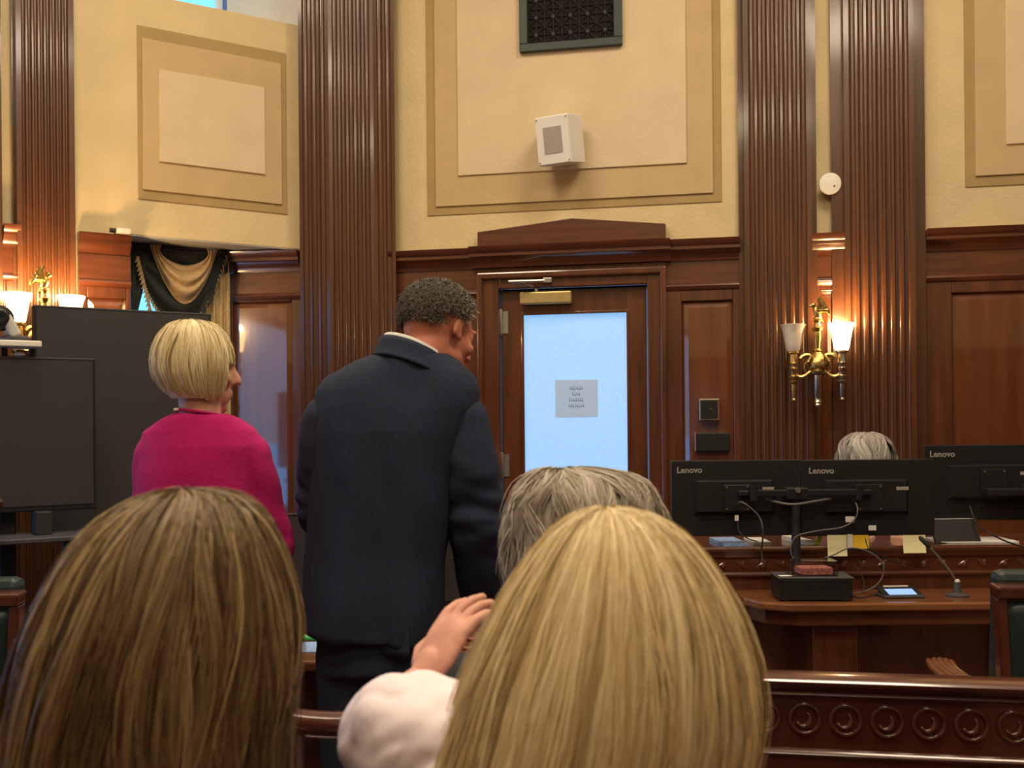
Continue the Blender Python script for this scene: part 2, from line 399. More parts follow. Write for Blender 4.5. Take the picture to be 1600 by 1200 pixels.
# wainscot sections
cl, cr = sR(748, 0.04), sR(1041, 0.04)
wainscot(wb, sR(612), cl, [(sR(655), sR(735), 0.45, 2.04)])
wainscot(wb, cr, sR(1158), [(sR(1066), sR(1146), 0.45, 2.05)], wood='wood_v')
wainscot(wb, sR(1268), sR(1322), [(sR(1282), sR(1309), 0.45, 2.08)])
s_d = sR(1446); wainscot(wb, s_d, S1, [(sR(1486), sR(1486) + 0.62, 0.45, 2.05), (sR(1486) + 0.80, sR(1486) + 1.30, 0.45, 2.05)])
# door surround, its cornice and the low pediment
DC = [(y * 1.15 - 0.03 if y < 0 else 0, z) for y, z in CORN]
MB().run_x(DC, cl - 0.03, cr + 0.03).build('door_cornice', 'wood_h', wb, smooth=True)
MB().box(cl, cr, -0.045, 0, ztop + 0.09, 2.268).box(cl, dl - 0.01, -0.045, 0.09, 0, ztop + 0.09).box(dr + 0.01, cr, -0.045, 0.09, 0, ztop + 0.09)\
    .box(dl - 0.01, dr + 0.01, -0.045, 0.09, ztop + 0.01, ztop + 0.09).build('door_casing', 'wood_v', wb, bevel=0.006)
MB().box(cl - 0.005, cl + 0.03, -0.07, 0, 0, 2.22).box(cr - 0.03, cr + 0.005, -0.07, 0, 0, 2.22).box(cl - 0.005, cr + 0.005, -0.07, 0, 2.20, 2.24).build('casing_moulding', 'wood_v', wb, bevel=0.01)
pa, pb, pc = RW.px(746, 362, 0.07), RW.px(893, 341, 0.07), RW.px(1040, 350, 0.07)
pz = 0.5 * (pa[1] + pc[1])
MB().prism_xz([(pa[0], 2.37), (pc[0], 2.37), (pc[0], pz), (pb[0], pb[1]), (pa[0], pz)], -0.075, 0).build('pediment', 'wood_h', wb, bevel=0.004)

# ---------------------------------------------------------------- the door
door = empty('door_1', RW.M @ Vector(((dl + dr) / 2, 0.03, 0)), RW.a, kind='structure')
x0, x1 = dl - (dl + dr) / 2, dr - (dl + dr) / 2
gl, gr = sR(818) - (dl + dr) / 2, sR(980) - (dl + dr) / 2
gz1 = 0.5 * (zR(818, 492) + zR(980, 487)); gz0 = 0.92
MB().box(x0, gl, -0.022, 0.022, 0.01, ztop).box(gr, x1, -0.022, 0.022, 0.01, ztop).box(gl, gr, -0.022, 0.022, gz1, ztop).box(gl, gr, -0.022, 0.022, 0.01, gz0).build('door_leaf', 'wood_v', door, bevel=0.003)
MB().box(gl + 0.05, gr - 0.05, -0.034, -0.02, 0.22, gz0 - 0.14).build('lower_panel', 'wood_panel', door, bevel=0.008)
MB().box(gl, gr, -0.006, 0.006, gz0, gz1).build('glass_pane', 'frosted_glass', door)
g = 0.012
MB().box(gl - g, gl + 0.003, -0.03, -0.02, gz0 - g, gz1 + g).box(gr - 0.003, gr + g, -0.03, -0.02, gz0 - g, gz1 + g).box(gl, gr, -0.03, -0.02, gz1 - 0.003, gz1 + g).box(gl, gr, -0.03, -0.02, gz0 - g, gz0 + 0.003).build('glazing_bead', 'wood_v', door, bevel=0.003)
for hz in (1.98, 1.18, 0.3):
    hg = MB().box(x0 - 0.004, x0 + 0.034, -0.028, -0.02, hz - 0.075, hz + 0.05).lathe([(0.008, hz - 0.085), (0.009, hz - 0.08), (0.009, hz + 0.055), (0.008, hz + 0.06)], 10, Matrix.Translation((x0 - 0.006, -0.034, 0)))
    hg.build('hinge', 'steel', door, smooth=True)
kn = MB().lathe([(0.026, 0), (0.026, 0.008), (0.01, 0.012), (0.01, 0.04), (0.026, 0.05), (0.03, 0.065), (0.02, 0.08), (0.0, 0.082)], 16, Matrix.Translation((x1 - 0.06, -0.022, 1.0)) @ Matrix.Rotation(R(90), 4, 'X'))
kn.build('door_knob', 'brass', door, smooth=True)
c0, c1 = sR(814, 0.03) - (dl + dr) / 2, sR(893, 0.06) - (dl + dr) / 2
zc = zR(850, 465, 0.05); CM = (dl + dr) / 2
cb = MB().box(c0, c1, -0.085, -0.022, zc - 0.034, zc + 0.034).build('door_closer', 'closer_gold', door, bevel=0.008)
MB().lathe([(0.012, 0), (0.012, 0.035)], 12, Matrix.Translation((c0 + 0.09, -0.05, zc + 0.03))).build('spindle', 'steel', cb, smooth=True)
za = zR(800, 444, 0.08)
p1 = Vector((c0 + 0.09, -0.055, zc + 0.06)); p2 = Vector((sR(797, 0.15) - CM, -0.16, za + 0.003)); p3 = Vector((sR(858, 0.06) - CM, -0.085, zR(858, 438, 0.06)))
MB().tube([p1, p2], 0.008, 8).build('closer_arm', 'steel', cb); MB().tube([p2 + Vector((-0.01, 0, 0.004)), p3], 0.009, 8).build('closer_arm', 'steel', cb)
MB().box(p3.x - 0.03, p3.x + 0.02, -0.1, -0.075, p3.z - 0.014, p3.z + 0.014).build('arm_shoe', 'steel', cb, bevel=0.003)
# paper sign taped to the door glass, its print too faint to read
sp = MB().add([(sR(866) - CM, -0.0095, zR(900, 652)), (sR(933) - CM, -0.0095, zR(900, 652)), (sR(933) - CM, -0.0095, zR(900, 593)), (sR(866) - CM, -0.0095, zR(900, 593))], [(0, 1, 2, 3)])
sg = empty('paper_sign', RW.M @ Vector((CM, 0.03, 0)), RW.a, 'pale paper notice with four faint lines of print on the door glass', 'sign')
sp.build('sheet', 'sign_paper', sg)
ink = MB(); zc0, zs = zR(900, 593), (zR(900, 593) - zR(900, 652)); xm = (sR(866) + sR(933)) / 2 - CM; wd = sR(933) - sR(866)
for row, (hw, nch) in enumerate(((0.16, 7), (0.10, 4), (0.17, 7), (0.19, 8))):
    zz = zc0 - zs * (0.22 + 0.155 * row)
    for k in range(nch):
        xx = xm - hw * wd + 2 * hw * wd * (k + 0.5) / nch; h = 0.007 + 0.002 * ((k * 7 + row) % 3); ww = 2 * hw * wd / nch * 0.33
        ink.box(xx - ww, xx + ww, -0.0102, -0.0097, zz - h, zz - h + 0.004)
        ink.box(xx - ww, xx - ww * 0.3, -0.0102, -0.0097, zz - h, zz + h)
ink.build('print', 'sign_ink', sg)

# ---------------------------------------------------------------- window wall, left of the corner
SL0 = sL(-130); SLc = -0.945 / math.cos(PH); sw = sL(203)
zb0 = 2.392; zb1 = 0.5 * (zL(400, 25) + zL(470, 42)); DEP = 0.33
wl = MB().box(SL0, sw, 0, 0.45, 0, CEIL).box(sw, SLc, 0, DEP, zb0, zb1).build('wall_back_left', 'plaster', loc=LW.o, rz=LW.a); structure(wl)
MB().box(sw, SLc + 0.1, 0.004, DEP, zb0 - 0.006, zb0).build('soffit', 'plaster_white', wl)
rectL = lambda xa, ya, xb, yb, xc, yc: (LW.px(xa, ya)[0], LW.px(xc, yc)[0], 0.5 * (LW.px(xb, yb)[1] + LW.px(xc, yc)[1]), 0.5 * (LW.px(xa, ya)[1]) + 0.5 * LW.px(450, ya + (450 - xa) * 0.2155)[1])
plaster_panel(wl, (sL(218), sL(451), 0.5 * (zL(218, 310) + zL(451, 337)), 0.5 * (zL(218, 37) + zL(450, 87))),
              (sL(225), sL(442), 0.5 * (zL(225, 293) + zL(442, 324)), 0.5 * (zL(225, 58) + zL(442, 104))),
              (sL(250), sL(415), 0.5 * (zL(250, 251) + zL(415, 277)), 0.5 * (zL(250, 110) + zL(415, 140))))
pilaster(wl, sL(29, 0.09), sL(119, 0.09), 0.09, 8, back=0.012)
pilaster(wl, sL(-86, 0.09), sL(4, 0.09), 0.09, 8, back=0.012)
wainscot(wl, sL(122), sw, [(sL(135), sL(196), 0.45, 2.05)], cornice=0.62)
wainscot(wl, sL(4), sL(30), [(sL(9), sL(24), 0.45, 2.05)])
# splayed reveal on the right of the window recess: panelled below, plaster above
pR = LW.M @ Vector((sL(474), 0.0, 0)); pQ = at(360, 600, 6.104); pQ.z = 0
e = (pR - pQ); rl = e.length; ra = math.atan2(e.y, e.x)
rv = MB().box(0, rl, 0, 0.08, 0, CEIL).build('wall_reveal', 'plaster_white', loc=pQ, rz=ra); structure(rv)
wainscot(rv, 0, rl, [(0.03, rl - 0.055, 0.45, 2.10)])
# back of the recess: window wall with a tall window, sill and glazing bars
qloc = LW.Mi @ pQ
wn = MB().box(sw - 0.05, qloc.x + 0.06, DEP + 0.05, DEP + 0.2, 0, 0.62).box(sw - 0.05, qloc.x + 0.06, DEP + 0.05, DEP + 0.2, 4.95, CEIL).build('wall_window_recess', 'plaster_white', loc=LW.o, rz=LW.a); structure(wn)
win = empty('window_1', LW.M @ Vector((sw, DEP + 0.05, 0)), LW.a, kind='structure')
ww = qloc.x - sw
MB().box(0, ww, 0.02, 0.03, 0.62, 4.95).build('pane', 'sky_glass', win)
fr = MB()
for a in (0.0, ww / 2 - 0.02, ww - 0.04): fr.box(a, a + 0.04, -0.02, 0.03, 0.62, 4.95)
for z in (0.62, 1.5, 3.3, 4.1, 4.91): fr.box(0, ww, -0.02, 0.03, z, z + 0.045)
fr.build('frame', 'white_paint', win, bevel=0.004)
MB().box(-0.02, ww + 0.02, -0.22, 0.03, 0.58, 0.62).build('sill', 'wood_h', win, bevel=0.006)

# ---------------------------------------------------------------- the other walls, out of the frame
def plain_wall(name, p0, p1, wood_to=2.375):
    p0, p1 = Vector((*p0, 0)), Vector((*p1, 0)); e = p1 - p0; a = math.atan2(e.y, e.x); L = e.length
    o = MB().box(0, L, 0, 0.15, 0, CEIL).build(name, 'plaster', loc=p0, rz=a); structure(o)
    MB().box(0, L, -0.03, 0, 0, wood_to - 0.1).build('wainscot_boards', 'wood_panel', o); MB().run_x(CORN, 0, L).build('cornice', 'wood_h', o)
    return o, L
c1_ = LW.M @ Vector((SL0, 0, 0)); c2_ = RW.M @ Vector((S1, 0, 0))
w2, L2 = plain_wall('wall_left', (-3.72, 0.45), (c1_.x, c1_.y))
w3, L3 = plain_wall('wall_left_rear', (-3.72, -4.4), (-3.72, 0.45))
w4, L4 = plain_wall('wall_rear', (4.3, -4.4), (-3.72, -4.4))
w5, L5 = plain_wall('wall_right', (4.3, 3.3), (4.3, -4.4))
w6, L6 = plain_wall('wall_right_front', (c2_.x, c2_.y), (4.3, 3.3))
def side_window(name, wall, a, b, z0, z1, blind=None):
    o = empty(name, (a, -0.035, 0), 0, kind='structure'); o.parent = None
    o.matrix_world = wall.matrix_basis @ Matrix.Translation((a, -0.035, 0))
    L = b - a
    MB().box(0, L, -0.012, 0, z0, z1).build('pane', 'sky_glass', o)
    f = MB()
    for x in (0, L - 0.05): f.box(x, x + 0.05, -0.05, 0, z0, z1)
    for z in (z0 - 0.04, z1): f.box(0, L, -0.05, 0, z, z + 0.045)
    f.build('frame', 'wood_v', o, bevel=0.004)
    if blind:
        sl = MB().box(0.02, L - 0.02, -0.0125, 0.0125, -0.001, 0.001, Matrix.Translation((0, -0.07, 0)) @ Matrix.Rotation(R(52), 4, 'X')).mesh('slat'); sl.materials.append(MATS['white_plastic'])
        k = 0; z = blind
        while z < z1 - 0.02:
            q = bpy.data.objects.new('slat', sl); link(q, o); q.location = (0, 0, z); z += 0.030
    return o
side_window('window_left_offscreen', w2, L2 - 3.1, L2 - 0.75, 0.66, 2.30, blind=1.26)
side_window('window_right_offscreen', w5, 0.35, 1.20, 2.10, 2.95)
# ceiling lamps above the frame
for (lx, ly) in LAMP_POS:
    o = empty('ceiling_lamp_offscreen', (lx, ly, CEIL - 0.1), 0, 'square frosted ceiling lamp panel with white frame', 'lamp', 'ceiling lamp panels')
    MB().box(-0.56, 0.56, -0.56, 0.56, 0.02, 0.1).build('frame', 'white_paint', o, bevel=0.01)
    MB().box(-0.5, 0.5, -0.5, 0.5, 0.0, 0.02).build('diffuser', 'lamp_diffuser', o)

# ================================================================== THINGS ON THE WALLS
# air vent: green frame round a pierced iron grille of stars
va, vb = sR(817, 0.03), sR(977, 0.03); vz0 = 0.5 * (zR(817, 84, 0.03) + zR(977, 71, 0.03)); vh = 0.62; vw = vb - va
v = empty('air_vent', RW.M @ Vector(((va + vb) / 2, -0.026, vz0)), RW.a, 'dark iron star-pattern vent grille in a green frame on the plaster wall', 'vent')
MB().box(-vw / 2, vw / 2, -0.03, 0, 0, 0.045).box(-vw / 2, vw / 2, -0.03, 0, vh - 0.045, vh).box(-vw / 2, -vw / 2 + 0.045, -0.03, 0, 0.045, vh - 0.045).box(vw / 2 - 0.045, vw / 2, -0.03, 0, 0.045, vh - 0.045).build('frame', 'vent_green', v, bevel=0.004)
MB().box(-vw / 2 + 0.04, vw / 2 - 0.04, -0.004, 0, 0.04, vh - 0.04).build('backing', 'black_void', v)
gm = MB(); pitch = (vw - 0.09) / 5; q = 0.003
def bar(m, p, q_, r=0.0032): m.tube([p, q_], r, 4, caps=False)
for i in range(6): bar(gm, (-vw / 2 + 0.045 + i * pitch, -0.012, 0.045), (-vw / 2 + 0.045 + i * pitch, -0.012, vh - 0.045))
nz = int((vh - 0.09) / pitch)
for j in range(nz + 1): bar(gm, (-vw / 2 + 0.045, -0.012, 0.045 + j * pitch), (vw / 2 - 0.045, -0.012, 0.045 + j * pitch))
for i in range(5):
    for j in range(nz):
        cx, cz = -vw / 2 + 0.045 + (i + 0.5) * pitch, 0.045 + (j + 0.5) * pitch; h = pitch / 2
        for a in range(8):
            an = a * math.pi / 4; l = h * (1 if a % 2 == 0 else 1.41)
            bar(gm, (cx, -0.012, cz), (cx + l * math.cos(an), -0.012, cz + l * math.sin(an)))
        gm.lathe([(0.010, 0), (0.010, 0.004)], 8, Matrix.Translation((cx, -0.012, cz)) @ Matrix.Rotation(R(90), 4, 'X'))
gm.build('grille', 'vent_iron', v)
# loudspeaker box
sa, sb = sR(838, 0.2), sR(893, 0.2); sz0, sz1 = zR(865, 251, 0.2), zR(865, 177, 0.2); sw_ = sb - sa; sh_ = sz1 - sz0
sp_ = empty('wall_speaker', RW.M @ Vector(((sa + sb) / 2 + 0.085, -0.026, sz0)), RW.a, 'white box loudspeaker with square grey mesh on the plaster wall', 'speaker')
sw_ *= 1.03; Mt = Matrix.Translation((-0.012, 0, 0.015)) @ Matrix.Rotation(R(-17), 4, 'Z') @ Matrix.Rotation(R(11), 4, 'X')
MB().box(-0.03, 0.03, -0.06, 0.0, sh_ * 0.4, sh_ * 0.6).build('bracket', 'steel', sp_)
MB().box(-sw_ / 2, sw_ / 2, -0.19, -0.012, 0, sh_, Mt).build('cabinet', 'white_paint', sp_, bevel=0.004)
MB().box(-sw_ / 2 + 0.003, sw_ / 2 - 0.003, -0.197, -0.19, 0.003, sh_ - 0.003, Mt).build('front_plate', 'white_paint', sp_, bevel=0.003)
MB().box(-sw_ * 0.26, sw_ * 0.28, -0.20, -0.197, sh_ * 0.23, sh_ * 0.77, Mt).build('mesh_grille', 'grey_mesh', sp_)
for sx_ in (-1, 1):
    for sz_ in (0.06, 0.94): MB().lathe([(0.005, 0), (0.004, 0.003)], 10, Mt @ Matrix.Translation((sx_ * sw_ * 0.44, -0.197, sh_ * sz_)) @ Matrix.Rotation(R(90), 4, 'X')).build('screw', 'steel', sp_)
# round dish between the two pilasters
dc = RW.px(1297, 287, 0.06)
d = empty('wall_dish', RW.M @ Vector((dc[0], 0, dc[1])), RW.a, 'round cream wall detector above the gap between fluted pilasters', 'detector')
MB().lathe([(0.03, 0), (0.03, 0.045), (0.056, 0.05), (0.058, 0.058), (0.055, 0.066), (0.03, 0.070), (0, 0.071)], 28, Matrix.Rotation(R(90), 4, 'X')).build('dish', 'white_plastic', d, smooth=True)
MB().lathe([(0.005, 0.070), (0.004, 0.074), (0, 0.0745)], 10, Matrix.Translation((0.02, 0, -0.015)) @ Matrix.Rotation(R(90), 4, 'X')).build('indicator', 'dark_grey', d)
# framed control box and dark plate beside the door
b0 = RW.px(1093, 657, 0.06); b1 = RW.px(1124, 623, 0.06)
t = empty('wall_control', RW.M @ Vector(((b0[0] + b1[0]) / 2, -0.03, b0[1])), RW.a, 'small square dark control box with pale metal rim on the door-side panelling', 'control box')
bw, bh = b1[0] - b0[0], b1[1] - b0[1]
MB().box(-bw / 2, bw / 2 , -0.05, 0, 0, bh).build('housing', 'brass_pale', t, bevel=0.003)
MB().box(-bw / 2 + 0.008, bw / 2 - 0.008, -0.053, -0.048, 0.008, bh - 0.008).build('face', 'black_plastic', t, bevel=0.002)
MB().lathe([(0.007, 0), (0.006, 0.006)], 10, Matrix.Translation((0.008, -0.053, bh * 0.5)) @ Matrix.Rotation(R(90), 4, 'X')).build('knob', 'dark_grey', t)
b0 = RW.px(1088, 705, 0.05); b1 = RW.px(1140, 676, 0.05); bw, bh = b1[0] - b0[0], b1[1] - b0[1]
t = empty('wall_plate', RW.M @ Vector(((b0[0] + b1[0]) / 2, -0.03, b0[1])), RW.a, 'wide black plate below the small control box on the wood panelling', 'plate')
MB().box(-bw / 2, bw / 2, -0.024, 0, 0, bh).build('plate', 'black_plastic', t, bevel=0.004)
MB().box(-bw / 2 - 0.008, -bw / 2, -0.03, 0, 0, bh).build('edge_strip', 'steel', t, bevel=0.002)
# little camera under the plaster bulkhead
cc = LW.px(181, 359, 0.04)
t = empty('tiny_camera', LW.M @ Vector((cc[0], 0, cc[1] - 0.02)), LW.a, 'tiny white and black camera on the cornice below the bulkhead', 'camera')
MB().box(-0.005, 0.06, -0.1, 0, -0.002, 0.022).build('body', 'white_plastic', t, bevel=0.005)
MB().lathe([(0.012, 0), (0.012, 0.03)], 12, Matrix.Translation((-0.004, -0.06, 0.012)) @ Matrix.Rotation(R(-90), 4, 'Y')).build('lens', 'black_plastic', t, smooth=True)

# ---------------------------------------------------------------- wall sconces
def sconce(frame, x, y_bot, out, label, lit, power, spread=0.118):
    s, z = frame.px(x, y_bot, out); root = empty('wall_sconce', frame.M @ Vector((s, -0.1 if frame is LW else -0.03, z)), frame.a, label, 'sconce', 'eagle wall sconces')
    off = -out + (0.1 if frame is LW else 0.03)
    T = Matrix.Translation((0, off, 0))
    MB().lathe([(0.0, 0.0), (0.016, 0.004), (0.020, 0.014), (0.016, 0.022), (0.022, 0.028), (0.018, 0.036), (0.016, 0.05), (0.020, 0.06), (0.022, 0.16), (0.022, 0.165), (0.034, 0.172), (0.036, 0.18), (0.028, 0.19)], 18, T).build('lower_stem', 'brass_pale', root, smooth=True)
    body = MB().lathe([(0.030, 0.185), (0.050, 0.20), (0.056, 0.225), (0.046, 0.25), (0.030, 0.264), (0.020, 0.28), (0.024, 0.29), (0.014, 0.30), (0.016, 0.33), (0.020, 0.36), (0.018, 0.385), (0.026, 0.395), (0.028, 0.405), (0.018, 0.412), (0.016, 0.43), (0.024, 0.442), (0.0, 0.446)], 18, T)
    body.build('column', 'brass', root, smooth=True)
    # scrolls round the boss and the bracket to the wall
    sc = MB()
    for sgn in (-1, 1):
        pts = []
        for k in range(22):
            a = k / 21 * 4.6; r = 0.040 * (1 - 0.13 * a); pts.append((sgn * (0.048 + r * math.cos(a + 0.4)), off - 0.028, 0.232 + r * math.sin(a + 0.4)))
        sc.tube(pts, [0.0135 - 0.0003 * k for k in range(22)], 8)
        sc.tube([(sgn * 0.03, off - 0.02, 0.20), (sgn * 0.05, off - 0.045, 0.235), (sgn * 0.03, off - 0.05, 0.265)], [0.008, 0.013, 0.005], 8)
    sc.build('scrollwork', 'brass', root, smooth=True)
    MB().tube([(0, off, 0.225), (0, off * 0.5, 0.225), (0, 0, 0.225)], [0.02, 0.016, 0.02], 10).lathe([(0.055, 0), (0.055, 0.008), (0.03, 0.02), (0, 0.02)], 20, Matrix.Translation((0, 0, 0.225)) @ Matrix.Rotation(R(90), 4, 'X')).build('wall_bracket', 'brass', root, smooth=True)
    # eagle on the column
    E = MB(); zt = 0.446; hx = -1 if frame is RW else 1
    E.ell((0, off, zt + 0.034), (0.019, 0.018, 0.036), Matrix.Rotation(R(18 * hx), 3, 'Y'))
    E.ell((0.018 * hx, off - 0.004, zt + 0.074), (0.014, 0.012, 0.014)); E.tube([(0.026 * hx, off - 0.004, zt + 0.074), (0.036 * hx, off - 0.006, zt + 0.071), (0.044 * hx, off - 0.006, zt + 0.062)], [0.008, 0.006, 0.001], 8)
    for sgn in (-1, 1):
        for k in range(5):
            t_ = k / 4; tip = Vector((-hx * (0.012 + 0.040 * t_), off - sgn * 0.026, zt + 0.105 - 0.060 * t_ ** 1.4)); mid_ = Vector((-hx * (0.020 + 0.026 * t_), off - sgn * 0.020, zt + 0.085 - 0.038 * t_))
            E.tube([(-hx * 0.002, off - sgn * 0.010, zt + 0.046), mid_, tip, tip + Vector((-hx * 0.010, 0, -0.022))], [0.010, 0.013, 0.011, 0.003], 8)
    E.tube([(-0.008 * hx, off, zt + 0.02), (-0.026 * hx, off, zt - 0.014)], [0.013, 0.006], 8)
    E.ell((0, off, zt + 0.006), (0.020, 0.020, 0.010))
    E.build('eagle', 'brass', root, smooth=True)
    for i, sgn in enumerate((-1, 1)):
        lx = sgn * spread; Tl = Matrix.Translation((lx, off, 0))
        MB().tube(bez((sgn * 0.03, off, 0.19), (sgn * 0.07, off, 0.145), (sgn * 0.10, off, 0.15), (lx, off, 0.185)), 0.0105, 8).tube(bez((sgn * 0.035, off, 0.235), (sgn * 0.065, off, 0.24), (sgn * 0.075, off, 0.19), (sgn * 0.05, off, 0.175)), 0.006, 8).build('arm', 'brass', root, smooth=True)
        MB().lathe([(0.0, 0.03), (0.014, 0.034), (0.016, 0.042), (0.010, 0.05), (0.012, 0.06), (0.014, 0.12), (0.020, 0.125), (0.022, 0.135), (0.016, 0.14), (0.026, 0.152), (0.028, 0.160), (0.016, 0.166), (0.016, 0.19), (0.022, 0.2), (0.014, 0.21), (0.016, 0.222), (0.024, 0.226), (0.022, 0.235), (0.022, 0.272), (0.030, 0.278), (0.030, 0.292), (0, 0.292)], 18, Tl).build('candle_stem', 'brass_pale' if i else 'brass', root, smooth=True)
        pr = [(0.030, 0.288), (0.036, 0.30), (0.043, 0.34), (0.050, 0.38), (0.056, 0.405), (0.064, 0.425), (0.062, 0.426), (0.053, 0.405), (0.047, 0.38), (0.040, 0.34), (0.032, 0.305), (0.02, 0.295)]
        n8 = 24; mm = MB(); vs = []; fs = []
        for r_, z_ in pr:
            for k in range(n8):
                a = 2 * math.pi * k / n8; rr = r_ * (1 + 0.03 * math.cos(8 * a)); vs.append(Tl @ Vector((rr * math.cos(a), rr * math.sin(a), z_)))
        for a in range(len(pr) - 1):
            for k in range(n8): fs.append((a * n8 + k, a * n8 + (k + 1) % n8, (a + 1) * n8 + (k + 1) % n8, (a + 1) * n8 + k))
        mm.add(vs, fs)
        on = lit[i]
        so = mm.build('glass_shade', 'shade_lit' if on else 'shade_off', root, smooth=True)
        so['label'] = 'glowing warm frosted glass shade' if on else 'unlit frosted glass shade'
        if on:
            ld = bpy.data.lights.new('sconce_bulb', 'POINT'); ld.energy = power[i]; ld.color = (1.0, 0.60, 0.26); ld.shadow_soft_size = 0.03
            lo = bpy.data.objects.new('sconce_bulb', ld); link(lo, root); lo.location = (lx, off, 0.44)
    return root
sconce(RW, 1278, 637, 0.22, 'gilt eagle wall sconce with one lamp dark, between pilasters above the monitors', (False, True), (12.0, 12.0))
sconce(LW, 71, 601, 0.24, 'gilt eagle wall sconce with both lamps lit, behind the big display', (True, True), (12.0, 12.0))

# ---------------------------------------------------------------- curtains in the window recess
cur = empty('window_curtain', LW.M @ Vector((sw, DEP - 0.10, 0)), LW.a, 'dark green and gold swagged curtain in the window recess', 'curtain')
lx_ = lambda x: LW.px(x, 440, -(DEP - 0.14))[0] - sw
lz_ = lambda x, y: LW.px(x, y, -(DEP - 0.14))[1]
def swag(name, m, x0, x1, ytop, sag0, sag1, ydep, folds, fr=None, bulge=0.03):
    xa, xb = lx_(x0), lx_(x1); zt = lz_((x0 + x1) / 2, ytop); P = []
    nu, nv = 28, 30
    for j in range(nv + 1):
        v = j / nv; sg_ = sag0 + (sag1 - sag0) * v; row = []
        for i in range(nu + 1):
            u = i / nu; shape = 1 - abs(2 * u - 1) ** 1.9
            inset = 0.06 * (1 - v) * (1 if u < 0.5 else -1) * (abs(2 * u - 1) ** 6)
            y = -ydep - bulge * math.sin(math.pi * v) * shape - 0.011 * math.sin(v * folds * 2 * math.pi + u * 0.6) * (0.4 + 0.6 * shape)
            row.append((xa + (xb - xa) * u + inset, y, zt - sg_ * shape + 0.0))
        P.append(row)
    o = MB().grid(P).build(name, m, cur, smooth='all', thick=0.004)
    if fr:
        f = MB(); low = P[-1]
        for i in range(nu * 2):
            a = Vector(low[i // 2]).lerp(Vector(low[min(i // 2 + 1, nu)]), 0.5 * (i % 2)); b = a + Vector((0.004, -0.003, -0.030 - 0.008 * (i % 2)))
            f.tube([a + Vector((0, -0.004, 0.004)), b], [0.006, 0.002], 5)
        f.build('fringe', fr, o)
    return o
MB().box(-0.02, lx_(362) + 0.02, -0.03, 0.05, 2.26, 2.385).build('pelmet_board', 'curtain_green', cur)
swag('green_swag', 'curtain_green', 200, 356, 386, 0.02, 0.44, 0.04, 3, 'fringe_tan', 0.04)
swag('gold_swag', 'curtain_gold', 231, 336, 388, 0.10, 0.31, 0.085, 3.0, None, 0.05)
def hanging(name, m, x0, x1, ztop, zbot, ydep, folds, amp=0.018, slant=0.0):
    xa, xb = lx_(x0), lx_(x1); P = []
    for j in range(13):
        v = j / 12; row = []
        for i in range(41):
            u = i / 40; row.append((xa + (xb - xa) * u + slant * v * (1 - u), -ydep + amp * math.sin(u * folds * 2 * math.pi) * (0.5 + 0.5 * v), ztop + (zbot - ztop) * v))
        P.append(row)
    return MB().grid(P).build(name, m, cur, smooth='all', thick=0.003)
hanging('curtain_panel', 'curtain_tan', 316, 361, 2.33, 0.55, 0.02, 4)
hanging('curtain_panel', 'curtain_green', 192, 205, 2.33, 0.55, 0.03, 2, slant=-0.02)
tl = MB()   # green tail with zig-zag gold edge hanging at the right end of the swag
P = []
for j in range(15):
    v = j / 14; P.append([(lx_(352) - (0.11 - 0.02 * v) * (1 - i / 8) - 0.07 * v, -0.055 + 0.012 * math.sin(i * 1.9), 2.33 - 0.38 * v * (0.55 + 0.45 * (1 - i / 8)) - 0.012 * (j % 2) * (i / 8)) for i in range(9)])
tl.grid(P).build('tail', 'curtain_green', cur, smooth='all', thick=0.003)
tl = MB(); P = []
for j in range(15):
    v = j / 14; P.append([(lx_(204) - 0.02 + 0.125 * (i / 8) * (1 - 0.62 * v) + 0.005, -0.06 + 0.012 * math.sin(i * 1.9), 2.33 - 0.32 * v) for i in range(9)])
tl.grid(P).build('tail', 'curtain_green', cur, smooth='all', thick=0.003)
fz = MB()
for j in range(26):
    v = j / 25; a = Vector((lx_(213) + 0.068 * v, -0.085, 2.30 - 0.29 * v)); fz.tube([a, a + Vector((-0.012 - 0.008 * (j % 2), -0.004, -0.018))], [0.009, 0.003], 5)
fz.build('edge_fringe', 'fringe_tan', cur)
# ================================================================== FURNITURE AND EQUIPMENT
# ---------------------------------------------------------------- clerk's desk
DX0, DX1, DYF, DYL = 0.86, 2.75, 4.10, 4.45
desk = empty('clerk_desk', (1.7, 4.4, 0), 0, 'long mahogany clerk desk with a low counter and carved raised ledge', 'desk')
T = Matrix.Translation((-1.7, -4.4, 0))
cpts = [(DX0 + 0.06, DYL + 0.02), (DX0 + 0.05, DYF + 0.16), (DX0 + 0.09, DYF + 0.06), (DX0 + 0.20, DYF), (DX1, DYF), (DX1, DYL + 0.02)]
MB().prism_xy(cpts, 0.668, 0.70, T).build('counter_top', 'wood_table', desk, bevel=0.008)
MB().prism_xy([(x + (0.03 if x < 1.2 else -0.02), y + (0.03 if y < 4.3 else 0)) for x, y in cpts], 0.61, 0.668, T).build('counter_apron', 'wood_h', desk, bevel=0.004)
MB().box(DX0 - 0.06, DX1, DYL, DYL + 0.05, 0, 0.855, T).build('ledge_wall', 'wood_v', desk)
MB().box(DX0 - 0.09, DX1, DYL - 0.035, DYL + 0.42, 0.858, 0.882, T).build('ledge_cap', 'wood_h', desk, bevel=0.009)
MB().run_x([(DYL, 0.835), (DYL - 0.018, 0.838), (DYL - 0.026, 0.858), (DYL, 0.858)], DX0 - 0.06, DX1, T).build('ledge_moulding', 'wood_h', desk)
MB().box(DX0 - 0.06, DX1, DYL - 0.010, DYL, 0.775, 0.836, T).build('frieze_board', 'wood_h', desk)
